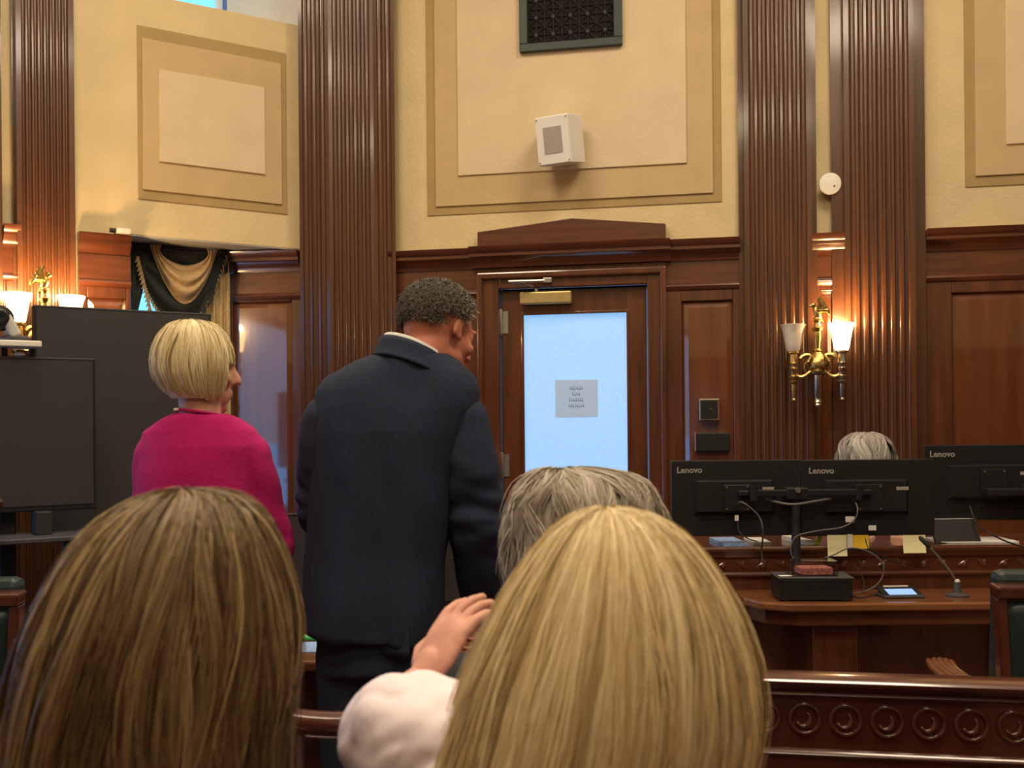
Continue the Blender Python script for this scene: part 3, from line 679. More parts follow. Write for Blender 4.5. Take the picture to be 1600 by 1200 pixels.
MB().run_x([(DYL, 0.758), (DYL - 0.016, 0.760), (DYL - 0.020, 0.768), (DYL - 0.014, 0.776), (DYL, 0.778)], DX0 - 0.06, DX1, T).build('frieze_bead', 'wood_h', desk)
lf = MB(); lf.ell((0, 0, 0), (0.030, 0.006, 0.009), Matrix.Rotation(R(32), 3, 'Y'), 10, 6); lf.ell((0.006, -0.001, 0.004), (0.012, 0.008, 0.012), None, 8, 6)
lme = lf.mesh('carved_leaf'); lme.materials.append(MATS['wood_h'])
k = 0; xx = DX0
while xx < DX1 - 0.05:
    o = bpy.data.objects.new('carved_leaf', lme); link(o, desk); o.location = (xx - 1.7, DYL - 0.011 - 4.4, 0.806); o.scale = (1, 1, 1 if k % 2 else -1); xx += 0.083; k += 1
for a, b in ((1.16, 1.335), (2.05, 2.22)):
    MB().box(a, b, 4.17, DYL, 0, 0.612, T).build('pier', 'wood_v', desk, bevel=0.008)
MB().box(DX0 + 0.12, DX1, DYL - 0.03, DYL, 0, 0.61, T).build('modesty_panel', 'wood_v', desk)
for xa_ in (DX1 - 0.05, DX0 - 0.06): MB().box(xa_, xa_ + 0.05, DYL + 0.05, DYL + 0.40, 0, 0.858, T).build('side_panel', 'wood_v', desk)

# ---------------------------------------------------------------- monitors (their backs to the room)
def monitor(x0, x1, ytop, ybot, Y, body, logo, label, group, lx0, lx1, ly, port=True):
    a, b = at(x0, ybot, Y), at(x1, ytop, Y); W, H = b.x - a.x, b.z - a.z
    r = empty('monitor', ((a.x + b.x) / 2, Y, a.z), 0, label, 'monitor', group)
    MB().box(-W / 2, W / 2, 0, 0.012, 0, H).build('back_shell', body, r, bevel=0.003)
    MB().box(-W / 2, W / 2, 0.012, 0.020, 0, H).build('bezel', 'black_plastic', r, bevel=0.002)
    MB().box(-W / 2 + 0.012, W / 2 - 0.012, 0.019, 0.0215, 0.02, H - 0.012).build('screen', 'screen_dark', r)
    bx0, bx1, bz0, bz1 = -W * 0.33, W * 0.30, H * 0.28, H * 0.74
    m = MB(); k = 0.014
    m.add([(bx0, 0, bz0), (bx1, 0, bz0), (bx1, 0, bz1), (bx0, 0, bz1), (bx0 + k, -0.022, bz0 + k), (bx1 - k, -0.022, bz0 + k), (bx1 - k, -0.022, bz1 - k * .3), (bx0 + k, -0.022, bz1 - k * .3)],
          [(0, 1, 5, 4), (1, 2, 6, 5), (2, 3, 7, 6), (3, 0, 4, 7), (4, 5, 6, 7)])
    bu = m.build('rear_housing', body, r, bevel=0.002)
    MB().box(-0.055, 0.055, -0.030, -0.020, H * 0.33, H * 0.68).build('mount_plate', 'black_plastic', r, bevel=0.003)
    for sx in (-0.042, 0.042):
        for sz in (0.36, 0.65): MB().lathe([(0.004, 0), (0.004, 0.003)], 8, Matrix.Translation((sx, -0.030, H * sz)) @ Matrix.Rotation(R(90), 4, 'X')).build('screw', 'steel', r)
    MB().box(W * 0.20, W * 0.29, -0.0225, -0.0215, H * 0.60, H * 0.645).build('rating_label', 'logo_grey', r)
    MB().box(-W * 0.28, W * 0.28, -0.004, 0.001, H * 0.225, H * 0.245).build('port_slot', 'black_void', r)
    t = text_mesh('Lenovo', 0.03, 'logo', logo, r, Matrix.Identity(4), bold=0.0006)
    xs = [v.co.x for v in t.data.vertices]; p0, p1 = at(lx0, ly, Y), at(lx1, ly, Y); sc = (p1.x - p0.x) / (max(xs) - min(xs))
    t.data.transform(Matrix.Translation((p0.x - (a.x + b.x) / 2, -0.0008, p0.z - a.z)) @ Matrix.Rotation(R(90), 4, 'X') @ Matrix.Scale(sc, 4) @ Matrix.Translation((-min(xs), 0, 0)))
    return r
G = 'black monitors on the clerk desk'
m1 = monitor(1050, 1249, 718, 838, 4.42, 'black_plastic', 'logo_grey', 'black monitor seen from behind, to the door side of the pole stand', G, 1058, 1097, 739)
m2 = monitor(1252, 1460, 717, 838, 4.42, 'black_plastic', 'logo_grey', 'black monitor seen from behind with sticky notes under its edge', G, 1264, 1303, 740)
m3 = monitor(1446, 1652, 694, 814, 4.60, 'black_plastic', 'logo_grey', 'black monitor standing higher, behind the paired monitors', G, 1453, 1492, 714)

# dual arm stand of the paired monitors
pp = at(1243, 770, 4.375)
st = empty('monitor_stand', (pp.x, 4.375, 0.701), 0, 'black pole stand with two arms holding the paired monitors', 'stand')
zb = pp.z - 0.70
MB().lathe([(0.034, 0), (0.034, 0.012), (0.028, 0.016), (0.028, 0.10), (0.018, 0.105), (0.018, zb + 0.02), (0.0, zb + 0.02)], 20).build('pole', 'black_matte', st, smooth=True)
MB().box(-0.045, 0.045, -0.035, 0.035, zb - 0.028, zb + 0.022).build('clamp_head', 'black_plastic', st, bevel=0.006)
MB().lathe([(0.012, 0), (0.010, 0.008)], 10, Matrix.Translation((0, -0.036, zb + 0.01)) @ Matrix.Rotation(R(90), 4, 'X')).build('clamp_bolt', 'steel', st)
for sgn, mm in ((-1, m1), (1, m2)):
    mx = mm.location.x - pp.x; mz = mm.location.z + 0.16 - 0.70
    j = Vector((mx - sgn * 0.06, -0.02, mz + 0.02))
    am = MB().box(min(sgn * 0.04, j.x), max(sgn * 0.04, j.x), -0.035, -0.008, zb - 0.014, zb + 0.014).build('arm', 'black_plastic', st, bevel=0.004)
    MB().lathe([(0.018, -0.03), (0.018, 0.03)], 14, Matrix.Translation((j.x, -0.02, zb))).build('joint', 'black_plastic', am, smooth=True)
    MB().box(min(j.x, mx), max(j.x, mx) , -0.012, 0.013, zb - 0.012, zb + 0.010).build('link', 'black_plastic', am, bevel=0.004)
p3 = at(1622, 770, 4.52)
st3 = empty('monitor_stand', (p3.x, 4.52, 0.882), 0, 'black pole stand holding the higher single monitor', 'stand')
MB().lathe([(0.05, 0), (0.05, 0.012), (0.018, 0.02), (0.018, 0.27), (0, 0.27)], 18).build('pole', 'black_matte', st3, smooth=True)
MB().box(-0.22, 0.02, -0.025, 0.04, 0.195, 0.225).build('arm', 'black_plastic', st3, bevel=0.004)
MB().lathe([(0.022, 0), (0.022, 0.05)], 14, Matrix.Translation((-0.05, 0.0, 0.19))).build('joint', 'black_plastic', st3, smooth=True)

# cables
def cable(name, pts, r, m, label, Y=4.31, group='cables behind the monitors'):
    P = [at(p[0], p[1], p[2] if len(p) > 2 else Y) for p in pts]
    b = P[0].copy(); o = MB().tube([p - b for p in smooth_path(P, 7)], r, 6).build(name, m, smooth='all', loc=b)
    return tag(o, label, 'cable', group)
cable('cable', [(1150, 790, 4.39), (1160, 785), (1185, 806), (1192, 830), (1190, 860, 4.40), (1192, 880, 4.41)], 0.0035, 'grey_cable', 'grey cable dropping from the monitor on the door side')
cable('cable', [(1198, 781, 4.38), (1225, 787), (1245, 788, 4.29), (1270, 784), (1300, 779, 4.36)], 0.0055, 'grey_cable', 'grey cable bundle sagging across the monitor pole')
cable('cable', [(1152, 815, 4.40), (1156, 832), (1170, 842), (1183, 846, 4.40)], 0.0025, 'black_matte', 'thin black cable with a pale plug under the door-side monitor')
cable('cable', [(1334, 780, 4.38), (1340, 795), (1335, 812), (1315, 824), (1275, 830), (1245, 838), (1236, 855), (1240, 872), (1268, 877), (1300, 868), (1325, 857), (1352, 860), (1374, 874), (1381, 892), (1372, 912), (1352, 924), (1332, 928, 4.28)], 0.0032, 'grey_cable', 'long grey cable looping below the note-edged monitor')
cable('cable', [(1352, 842, 4.37), (1358, 858), (1374, 866, 4.38), (1392, 876, 4.40), (1410, 880, 4.42)], 0.0025, 'black_matte', 'thin black cable running along the carved ledge')
cable('cable', [(1330, 880, 4.41), (1342, 892, 4.38), (1350, 910), (1348, 926, 4.25)], 0.0022, 'black_matte', 'thin black cable hanging down the ledge wall')
cable('cable', [(1515, 790, 4.58), (1525, 815, 4.5), (1545, 832, 4.36), (1570, 845, 4.36), (1600, 855, 4.38), (1630, 862, 4.4)], 0.0035, 'black_matte', 'black cable sagging below the higher monitor')
cable('cable', [(1325, 930, 4.26), (1345, 934, 4.22), (1365, 930, 4.26), (1380, 934, 4.30)], 0.003, 'black_matte', 'black cable coiled on the counter beside the small console')
for (xa, xb, ya, yb, nm, lb) in ((1321, 1335, 807, 816, 'cable_tag', 'white tag on the looping grey cable'), (1357, 1369, 821, 829, 'cable_tag', 'white tag stuck under the note-edged monitor'), (1324, 1332, 835, 856, 'cable_tag', 'tall white tag hanging between sticky notes'), (1148, 1154, 805, 814, 'cable_plug', 'pale plug on thin black cable')):
    a, b = at(xa, yb, 4.395), at(xb, ya, 4.395)
    tag(MB().box(-(b.x - a.x) / 2, (b.x - a.x) / 2, -0.002, 0.002, 0, b.z - a.z).build(nm, 'paper_white', loc=((a.x + b.x) / 2, 4.395, a.z), bevel=0.0008), lb, 'tag', 'small tags under the monitors')
# sticky notes
for (xa, xb, ya, yb, m, lb, Y) in ((1293, 1323, 836, 869, 'paper_note', 'pale yellow sticky note hanging beside the tall white tag', 4.385), (1411, 1446, 836, 864, 'paper_note', 'pale yellow sticky note under the monitor edge by the microphone', 4.385), (1331, 1357, 836, 857, 'paper_yellow', 'strong yellow sticky note behind the tall white tag', 4.40)):
    a, b = at(xa, yb, Y), at(xb, ya, Y); w_, h_ = (b.x - a.x), b.z - a.z
    P = [[(-w_ / 2 + w_ * i / 4, -0.010 * (1 - j / 5) ** 2, h_ * j / 5) for i in range(5)] for j in range(6)]
    tag(MB().grid(P).build('sticky_note', m, loc=((a.x + b.x) / 2, Y + 0.003, a.z), thick=0.0008), lb, 'note', 'sticky notes under the monitors')
a = at(1280, 853, 4.44); tag(MB().box(-0.010, 0.012, 0, 0.01, 0, 0.04, Matrix.Rotation(R(20), 4, 'Y')).build('highlighter', 'lime', loc=(a.x, 4.47, 0.8826), bevel=0.003), 'lime yellow highlighter on the desk ledge', 'pen')
# papers, folder and laptop on the ledge
def sheet(xa, xb, ya, yb, m, nm, lb, cat, th=0.004, rot=0.0, dz=0.0, group=None):
    """flat sheets on the ledge"""
    Ya = (CH - 0.8825) * F / (yb - 660); Yb = (CH - 0.8825) * F / (max(ya, 842) - 660)
    Ya = min(max(Ya, 4.44), 4.8); Yb = min(max(Yb, Ya + 0.05), 4.85)
    xa_, xb_ = (xa - 800) / F * Ya, (xb - 800) / F * Ya
    return tag(MB().box(-(xb_ - xa_) / 2, (xb_ - xa_) / 2, 0, Yb - Ya, 0, th, Matrix.Rotation(rot, 4, 'Z')).build(nm, m, loc=((xa_ + xb_) / 2, Ya, 0.8825 + dz), bevel=0.0005), lb, cat, group)
sheet(1128, 1168, 838, 852, 'paper_blue', 'folder', 'blue paper folder lying on the ledge near the paired monitors', 'folder', 0.014, 0.05)
sheet(1176, 1204, 842, 850, 'paper_white', 'paper_stack', 'small white paper stack on the ledge beside the blue folder', 'paper', 0.012)
sheet(1256, 1272, 842, 851, 'paper_white', 'card_stack', 'white cards on the ledge by the monitor pole', 'paper', 0.02, 0.2)
sheet(1470, 1590, 842, 850, 'paper_white', 'document_pile', 'printed white papers spread on the ledge below the higher monitor', 'paper', 0.006, -0.03)
lp = empty('binder', at(1497, 850, 4.49), 0, 'black ring binder leaning back on the ledge by the microphone', 'binder')
lp.location.z = 0.8835
MB().box(-0.09, 0.10, 0, 0.022, 0, 0.12, Matrix.Rotation(R(-38), 4, 'X')).build('cover', 'black_plastic', lp, bevel=0.003)
MB().box(-0.085, 0.095, 0.003, 0.019, 0.118, 0.1225, Matrix.Rotation(R(-38), 4, 'X')).build('page_edges', 'paper_white', lp)

# black box with clear case, card, console, microphone on the counter
ba = at(1276, 941, 4.16)
bx = empty('equipment_box', (ba.x, 4.235, 0.701), R(-3), 'flat black equipment box on the counter under a clear case', 'box')
MB().box(-0.14, 0.14, -0.085, 0.085, 0.004, 0.086).build('housing', 'black_plastic', bx, bevel=0.004)
MB().box(-0.145, 0.145, -0.088, 0.088, 0.086, 0.092).build('lid', 'dark_grey', bx, bevel=0.002)
for sx in (-0.11, 0.11):
    for sy in (-0.07, 0.07): MB().lathe([(0.012, 0), (0.012, 0.005)], 10, Matrix.Translation((sx, sy, 0))).build('foot', 'black_matte', bx)
ca = at(1268, 905, 4.24)
cs = empty('clear_case', (ca.x, 4.235, 0.794), R(-3), 'clear plastic case with red printed cards on the black box', 'case')
cw, cdp, chh = 0.088, 0.055, 0.055
MB().box(-cw, cw, -cdp, cdp, 0, 0.002).box(-cw, -cw + 0.002, -cdp, cdp, 0, chh).box(cw - 0.002, cw, -cdp, cdp, 0, chh).box(-cw, cw, -cdp, -cdp + 0.002, 0, chh).box(-cw, cw, cdp - 0.002, cdp, 0, chh).build('case_walls', 'clear_plastic', cs)
MB().box(-cw - 0.002, cw + 0.002, -cdp - 0.002, cdp + 0.002, chh, chh + 0.003).build('case_lid', 'clear_plastic', cs)
MB().box(-0.055, 0.070, -0.04, 0.045, 0.003, 0.030, Matrix.Rotation(R(6), 4, 'Z')).build('printed_cards', 'red_print', cs, bevel=0.002)
k_ = at(1222, 903, 4.2); tag(MB().box(-0.03, 0.03, -0.012, 0.016, 0, 0.0012).build('business_card', 'paper_white', loc=(ba.x - 0.105, 4.20, 0.7935), rz=0.1), 'small white card lying on the black equipment box', 'card')
ta = at(1413, 936, 4.2)
tb = empty('desk_console', (ta.x, 4.25, 0.701), R(2), 'small dark touch console with a blue lit screen on the counter', 'console')
MB().prism_xz([(-0.08, 0), (0.08, 0), (0.08, 0.012), (-0.08, 0.012)], -0.055, 0.055).build('base', 'dark_grey', tb, bevel=0.004)
Mc = Matrix.Translation((0, 0, 0.012)) @ Matrix.Rotation(R(14), 4, 'X')
MB().box(-0.078, 0.078, -0.05, 0.055, 0, 0.010, Mc).build('top_case', 'black_plastic', tb, bevel=0.003)
MB().box(-0.055, 0.055, -0.036, 0.02, 0.010, 0.0112, Mc).build('lit_screen', 'screen_lit', tb)
MB().box(-0.05, 0.05, 0.040, 0.050, 0.010, 0.013, Mc).build('trim_bar', 'light_grey', tb)
mb_ = at(1496, 932, 4.25)
mc = empty('gooseneck_microphone', (mb_.x, 4.25, 0.701), 0, 'thin gooseneck microphone standing on the counter', 'microphone')
MB().lathe([(0.046, 0), (0.046, 0.006), (0.03, 0.010), (0.018, 0.014), (0.015, 0.03), (0.012, 0.055), (0.006, 0.06), (0, 0.06)], 20, Matrix.Scale(1.0, 4)).build('base', 'dark_grey', mc, smooth=True)
P = [Vector((0, 0, 0.055))] + [at(x, y, Y) - mc.location for x, y, Y in ((1496, 912, 4.25), (1484, 892, 4.26), (1468, 872, 4.28), (1453, 856, 4.29))]
MB().lathe([(0.013, 0.018), (0.014, 0.03), (0.010, 0.062), (0.006, 0.066)], 14).build('collar', 'light_grey', mc, smooth=True)
MB().tube(smooth_path(P, 6), 0.0042, 8).build('gooseneck', 'grey_cable', mc, smooth='all')
e_ = P[-1]; d_ = (P[-1] - P[-2]).normalized(); MB().tube([e_, e_ + d_ * 0.01, e_ + d_ * 0.05, e_ + d_ * 0.06], [0.005, 0.009, 0.010, 0.005], 10).build('capsule', 'black_matte', mc, smooth=True)

# ---------------------------------------------------------------- table with two screens, behind the man
tz = 0.72
tab = empty('work_table', (-0.42, 3.40, 0), 0, 'reddish wooden work table standing behind the man in the suit', 'table')
MB().box(-0.82, 0.82, -0.32, 0.38, tz - 0.03, tz).build('table_top', 'wood_table', tab, bevel=0.008)
MB().box(-0.77, 0.77, -0.24, 0.32, tz - 0.12, tz - 0.03).build('apron', 'wood_red', tab)
for sx in (-0.74, 0.74):
    for sy in (-0.22, 0.30): MB().lathe([(0.022, 0), (0.028, 0.04), (0.026, 0.45), (0.034, 0.5), (0.034, tz - 0.12)], 14, Matrix.Translation((sx, sy, 0))).build('leg', 'wood_red', tab, smooth=True)
MB().box(-0.74, 0.74, 0.26, 0.28, 0.15, tz - 0.1).build('modesty_panel', 'wood_red', tab)
def front_monitor(xc, Y, ztop, label):
    r = empty('desktop_screen', (xc, Y, tz + 0.001), 0, label, 'monitor', 'desktop screens on the work table'); W, H = 0.535, 0.315; zt = ztop - tz
    MB().box(-W / 2, W / 2, -0.01, 0.02, zt - H, zt).build('bezel', 'black_plastic', r, bevel=0.003)
    MB().box(-W / 2 + 0.01, W / 2 - 0.01, -0.0115, -0.0095, zt - H + 0.018, zt - 0.010).build('screen', 'screen_dark', r)
    MB().box(-0.03, 0.03, 0.02, 0.04, 0.01, zt - H + 0.12).build('neck', 'black_plastic', r, bevel=0.004)
    MB().box(-0.12, 0.12, -0.07, 0.10, 0, 0.012).build('foot', 'black_plastic', r, bevel=0.004)
    return r
front_monitor(-0.64, 3.62, 1.10, 'dark desktop screen on the work table beside the magenta sweater')
front_monitor(-0.08, 3.62, 1.10, 'dark desktop screen on the work table beside the door side')
tag(MB().box(-0.14, 0.14, -0.075, 0.075, 0, 0.003).build('document', 'paper_blue', loc=(at(500, 1012, 3.27).x, 3.27, tz + 0.0005), rz=0.06), 'bluish printed sheet on the work table', 'paper')
pn = empty('green_marker', (at(490, 1004, 3.36).x, 3.36, tz + 0.012), 0, 'green marker pen lying on the work table', 'pen')
MB().tube([(-0.09, 0, 0), (0.05, 0.004, 0)], 0.009, 10).build('barrel', 'green_pen', pn, smooth=True); MB().tube([(0.05, 0.004, 0), (0.09, 0.005, 0)], [0.0095, 0.008], 10).build('cap', 'green_pen', pn, smooth=True)
tag(MB().box(-0.12, 0.12, -0.006, 0.006, 0, 0.006).build('ruler', 'light_grey', loc=(at(490, 996, 3.42).x, 3.44, tz + 0.0005), rz=0.03), 'pale grey ruler behind the green marker', 'ruler')
cb_ = [Vector((at(497, 993, 3.45).x, 3.46, tz + 0.004)), Vector((at(503, 985, 3.5).x, 3.52, tz + 0.03)), Vector((at(512, 975, 3.55).x, 3.57, tz + 0.07)), Vector((at(530, 970, 3.58).x, 3.60, tz + 0.10))]
tag(MB().tube([p - cb_[0] for p in smooth_path(cb_, 5)], 0.004, 6).build('screen_cable', 'black_matte', loc=cb_[0], smooth='all'), 'black cable rising behind the ruler on the work table', 'cable')

# ---------------------------------------------------------------- displays on the left
def display(c, xl, xr, width, ytop_r, zbot, m, label, stand=True, name='display_screen', foot_z=0.0):
    fr_ = Frame((0, c, 0), PH)
    sr, zt = fr_.px(xr, ytop_r); sl = fr_.px(xl, ytop_r)[0] if xl is not None else sr - width
    W = sr - sl; r = empty(name, fr_.M @ Vector(((sl + sr) / 2, 0, 0)), PH, label, 'display', 'display screens by the window')
    MB().box(-W / 2, W / 2, 0, 0.045, zbot, zt).build('casing', 'black_plastic', r, bevel=0.005)
    MB().box(-W / 2 + 0.012, W / 2 - 0.012, -0.003, 0.001, zbot + 0.022, zt - 0.012).build('screen', m, r)
    MB().box(-W * 0.3, W * 0.3, 0.045, 0.075, zbot + 0.12, zt - 0.15).build('rear_cover', 'black_matte', r, bevel=0.01)
    for sx in (-0.22, 0.22): MB().box(sx - 0.03, sx + 0.03, 0.075, 0.12, 0.08, zt - 0.2).build('upright', 'black_matte', r, bevel=0.006)
    MB().box(-0.36, 0.36, 0.02, 0.17, 0.04, 0.10).build('base_bar', 'black_matte', r, bevel=0.008)
    for sx in (-0.33, 0.33):
        lg = MB().box(sx - 0.03, sx + 0.03, -0.06, 0.40, 0.05, 0.09).build('foot', 'black_matte', r, bevel=0.006)
        for sy in (-0.03, 0.37): MB().lathe([(0.025, 0), (0.028, 0.005), (0.028, 0.045), (0.02, 0.05)], 12, Matrix.Translation((sx, sy, 0))).build('caster', 'dark_grey', lg, smooth=True)
    return r, W, zt, fr_
big, bW, bzt, _ = display(5.78, 52, 330, None, 490, 0.92, 'screen_dark', 'big dark display panel on a stand before the window curtain')
sml, sW, szt, sfr = display(5.39, None, 149, 1.07, 560, 1.073, 'screen_dark', 'smaller dark display on a cart carrying a conference camera')
MB().box(-0.30, 0.52, -0.16, 0.12, 0.965, 0.985).build('shelf', 'dark_grey', sml, bevel=0.004)
MB().box(0.30, 0.36, -0.06, 0.06, 0.985, 1.075).build('shelf_box', 'black_matte', sml, bevel=0.004)
MB().box(-0.02, 0.03, 0.05, 0.08, szt - 0.1, szt + 0.12).build('camera_post', 'black_matte', sml)
# conference camera on its small shelf above the display
s0_, z0_ = sfr.px(34, 538)
sl_ = sfr.px(5, 538)[0]; sr_ = sfr.px(62, 538)[0]
csf = empty('camera_shelf', sfr.M @ Vector(((sl_ + sr_) / 2, 0.02, z0_)), PH, 'small white shelf board above the smaller display', 'shelf')
hw = (sr_ - sl_) / 2
MB().box(-hw - 0.05, hw, -0.07, 0.09, -0.012, 0.012).build('board', 'white_plastic', csf, bevel=0.005)
MB().box(-hw, -hw + 0.02, 0.02, 0.04, szt - z0_, -0.012).box(hw - 0.03, hw - 0.01, 0.02, 0.04, szt - z0_, -0.012).build('bracket', 'black_matte', csf)
pc_ = empty('conference_camera', csf.matrix_basis @ Vector((-0.02, 0.0, 0.0125)), PH, 'grey and black conference camera on the white shelf by the lit sconce', 'camera')
MB().lathe([(0.055, 0), (0.055, 0.012), (0.045, 0.02), (0, 0.02)], 20).build('base', 'dark_grey', pc_, smooth=True)
Ma = Matrix.Rotation(R(-28), 4, 'Y')
MB().box(-0.012, 0.03, -0.05, 0.05, 0.01, 0.11, Ma).build('yoke', 'light_grey', pc_, bevel=0.012)
MB().ell((-0.055, -0.01, 0.085), (0.052, 0.05, 0.050)).build('camera_head', 'black_plastic', pc_, smooth='all')
MB().lathe([(0.025, 0), (0.025, 0.02), (0.018, 0.02), (0, 0.015)], 16, Matrix.Translation((-0.06, -0.05, 0.085)) @ Matrix.Rotation(R(90), 4, 'X')).build('lens', 'black_void', pc_, smooth=True)
ob = sfr.px(32, 553); tag(MB().ell((0, 0, 0), (0.022, 0.016, 0.009)).build('sensor_puck', 'white_plastic', smooth='all', loc=sfr.M @ Vector((ob[0], 0.02, szt + 0.009))), 'small pale puck lying on top of the smaller display', 'sensor')
# lectern at the frame edge
lc = empty('lectern', (-2.07, 3.66, 0), R(33), 'dark wooden lectern in front of the smaller display', 'lectern')
MB().prism_xz([(-0.24, 0), (0.27, 0), (0.235, 1.12), (-0.20, 1.12)], -0.12, 0.12).build('body', 'wood_dark', lc, bevel=0.006)
MB().box(-0.26, 0.285, -0.14, 0.14, 0, 0.07).build('plinth', 'wood_dark', lc, bevel=0.008)
MB().box(-0.27, 0.285, -0.17, 0.15, 0, 0.025, Matrix.Translation((0, 0, 1.16)) @ Matrix.Rotation(R(12), 4, 'X')).build('slanted_top', 'wood_dark', lc, bevel=0.006)
MB().box(-0.16, 0.19, -0.126, -0.12, 0.2, 1.0).build('front_panel', 'wood_v', lc, bevel=0.004)

# ---------------------------------------------------------------- leather armchairs
def leather_chair(loc, rz, label, h):
    r = empty('leather_armchair', loc, rz, label, 'chair', 'green leather armchairs')
    # back seen from behind: local -y side
    tilt = Matrix.Translation((0, 0, 0.46)) @ Matrix.Rotation(R(4), 4, 'X') @ Matrix.Translation((0, 0, -0.46))
    fw = 0.262; fb = 0.225
    MB().prism_xz([(-fw, h - 0.035), (fw, h - 0.035), (fw + 0.004, h), (-fw - 0.004, h)], -0.03, 0.035, tilt).build('top_rail', 'wood_red', r, bevel=0.008)
    for s in (-1, 1):
        pts = [(s * fb, 0.42), (s * (fb - 0.03), 0.42), (s * (fw - 0.03), h - 0.034), (s * fw, h - 0.034)]
        MB().prism_xz(pts if s < 0 else pts[::-1], -0.02, 0.025, tilt).build('back_stile', 'wood_red', r, bevel=0.006)
    pad = MB(); P = []
    for j in range(13):
        v = j / 12; hw_ = (fb - 0.02) + (fw - fb - 0.004) * v; z = 0.44 + (h - 0.04 - 0.44) * v; row = []
        for i in range(13):
            u = i / 12 * 2 - 1; row.append(tilt @ Vector((u * hw_, -0.012 - 0.022 * (1 - u ** 6) * (1 - (2 * v - 1) ** 6), z)))
        P.append(row)
    pad.grid(P).build('back_leather', 'green_leather', r, smooth='all', thick=0.006)
    MB().box(-fw + 0.02, fw - 0.02, 0.03, 0.10, 0.45, h + 0.028, tilt).build('back_cushion', 'green_leather', r, bevel=0.022)
    pi = MB().tube([P[j][0] for j in range(13)] + [P[12][i] for i in range(1, 13)] + [P[12 - j][12] for j in range(1, 13)], 0.006, 6); pi.build('piping', 'black_matte', r)
    MB().box(-0.25, 0.25, 0.02, 0.52, 0.38, 0.47).build('seat', 'green_leather', r, bevel=0.03)
    MB().box(-0.24, 0.24, 0.03, 0.50, 0.33, 0.38).build('seat_frame', 'wood_red', r, bevel=0.01)
    for s in (-1, 1):
        path = [(s * 0.235, 0.0, 0.628), (s * 0.285, 0.05, 0.634), (s * 0.300, 0.14, 0.634), (s * 0.285, 0.30, 0.628), (s * 0.26, 0.42, 0.625)]
        pth = smooth_path(path, 6); arm = MB()
        for k in range(-2, 3):
            pk = []
            for i, p in enumerate(pth):
                t_ = (pth[min(i + 1, len(pth) - 1)] - pth[max(i - 1, 0)]).normalized(); nn = Vector((t_.y, -t_.x, 0)).normalized(); pk.append(p + nn * (k * 0.017) + Vector((0, 0, -0.0015 * k * k)))
            arm.tube(pk, 0.0105, 8)
        ao = arm.build('armrest', 'wood_table', r, smooth=True)
        MB().tube([(s * 0.26, 0.42, 0.618), (s * 0.26, 0.43, 0.5), (s * 0.235, 0.42, 0.36)], [0.018, 0.022, 0.02], 10).build('arm_post', 'wood_red', r, smooth=True)
    MB().lathe([(0.04, 0.10), (0.035, 0.2), (0.05, 0.33)], 16, Matrix.Translation((0, 0.27, 0))).build('swivel_column', 'dark_grey', r, smooth=True)
    for k in range(5):
        a = k * 2 * math.pi / 5 + 0.3; d = Vector((math.cos(a), math.sin(a), 0)); c = Vector((0, 0.27, 0))
        lg = MB().tube([c + Vector((0, 0, 0.14)), c + d * 0.15 + Vector((0, 0, 0.12)), c + d * 0.29 + Vector((0, 0, 0.075))], [0.03, 0.026, 0.02], 8).build('leg', 'wood_red', r, smooth=True)
        MB().ell(c + d * 0.29 + Vector((0, 0, 0.032)), (0.03, 0.03, 0.032), None, 10, 8).build('caster', 'black_matte', lg, smooth='all')
    return r
leather_chair((1.605, 3.02, 0), R(-3), 'green leather armchair with wood rail before the clerk desk', 0.935)
leather_chair((-1.62, 2.98, 0), R(4), 'green leather armchair with wood rail beside the lectern', 0.945)

# wooden chair whose curved crest shows beside the pale sleeve
wc = empty('wooden_chair', (-0.385, 1.72, 0), 0, 'dark red wooden chair with a dipped crest rail, before the standing man', 'chair')
zc_ = 0.958; P = []
cr_ = MB(); sec = []
for i in range(25):
    u = i / 24 * 2 - 1; x = u * 0.255; y = -0.05 * (1 - u * u) + 0.03; z = zc_ - 0.016 * (1 - min(1, abs(u - 0.45) / 0.5) ** 2) - 0.008 * u
    sec.append((x, y, z))
rows = []
for k in range(10):
    a = 2 * math.pi * k / 10; rows.append([(x, y + 0.016 * math.cos(a), z - 0.022 + 0.022 * math.sin(a)) for x, y, z in sec])
rows.append(rows[0]); cr_.grid(rows); cr_.build('crest_rail', 'wood_red', wc, smooth='all')
for i in (2, 6, 10, 14, 18, 22):
    x, y, z = sec[i]; MB().tube([(x * 0.88, y + 0.02, 0.44), (x * 0.95, y - 0.005, 0.7), (x, y, z - 0.03)], [0.009, 0.012, 0.008], 8).build('spindle', 'wood_red', wc, smooth=True)
MB().prism_xy([(-0.22, -0.02), (0.22, -0.02), (0.25, 0.42), (-0.25, 0.42)], 0.41, 0.45).build('seat', 'wood_red', wc, bevel=0.012)
for sx in (-1, 1):
    MB().tube([(sx * 0.19, 0.02, 0.42), (sx * 0.22, -0.04, 0.0)], [0.02, 0.015], 10).build('leg', 'wood_red', wc, smooth=True); MB().tube([(sx * 0.21, 0.38, 0.42), (sx * 0.23, 0.42, 0.0)], [0.02, 0.015], 10).build('leg', 'wood_red', wc, smooth=True)

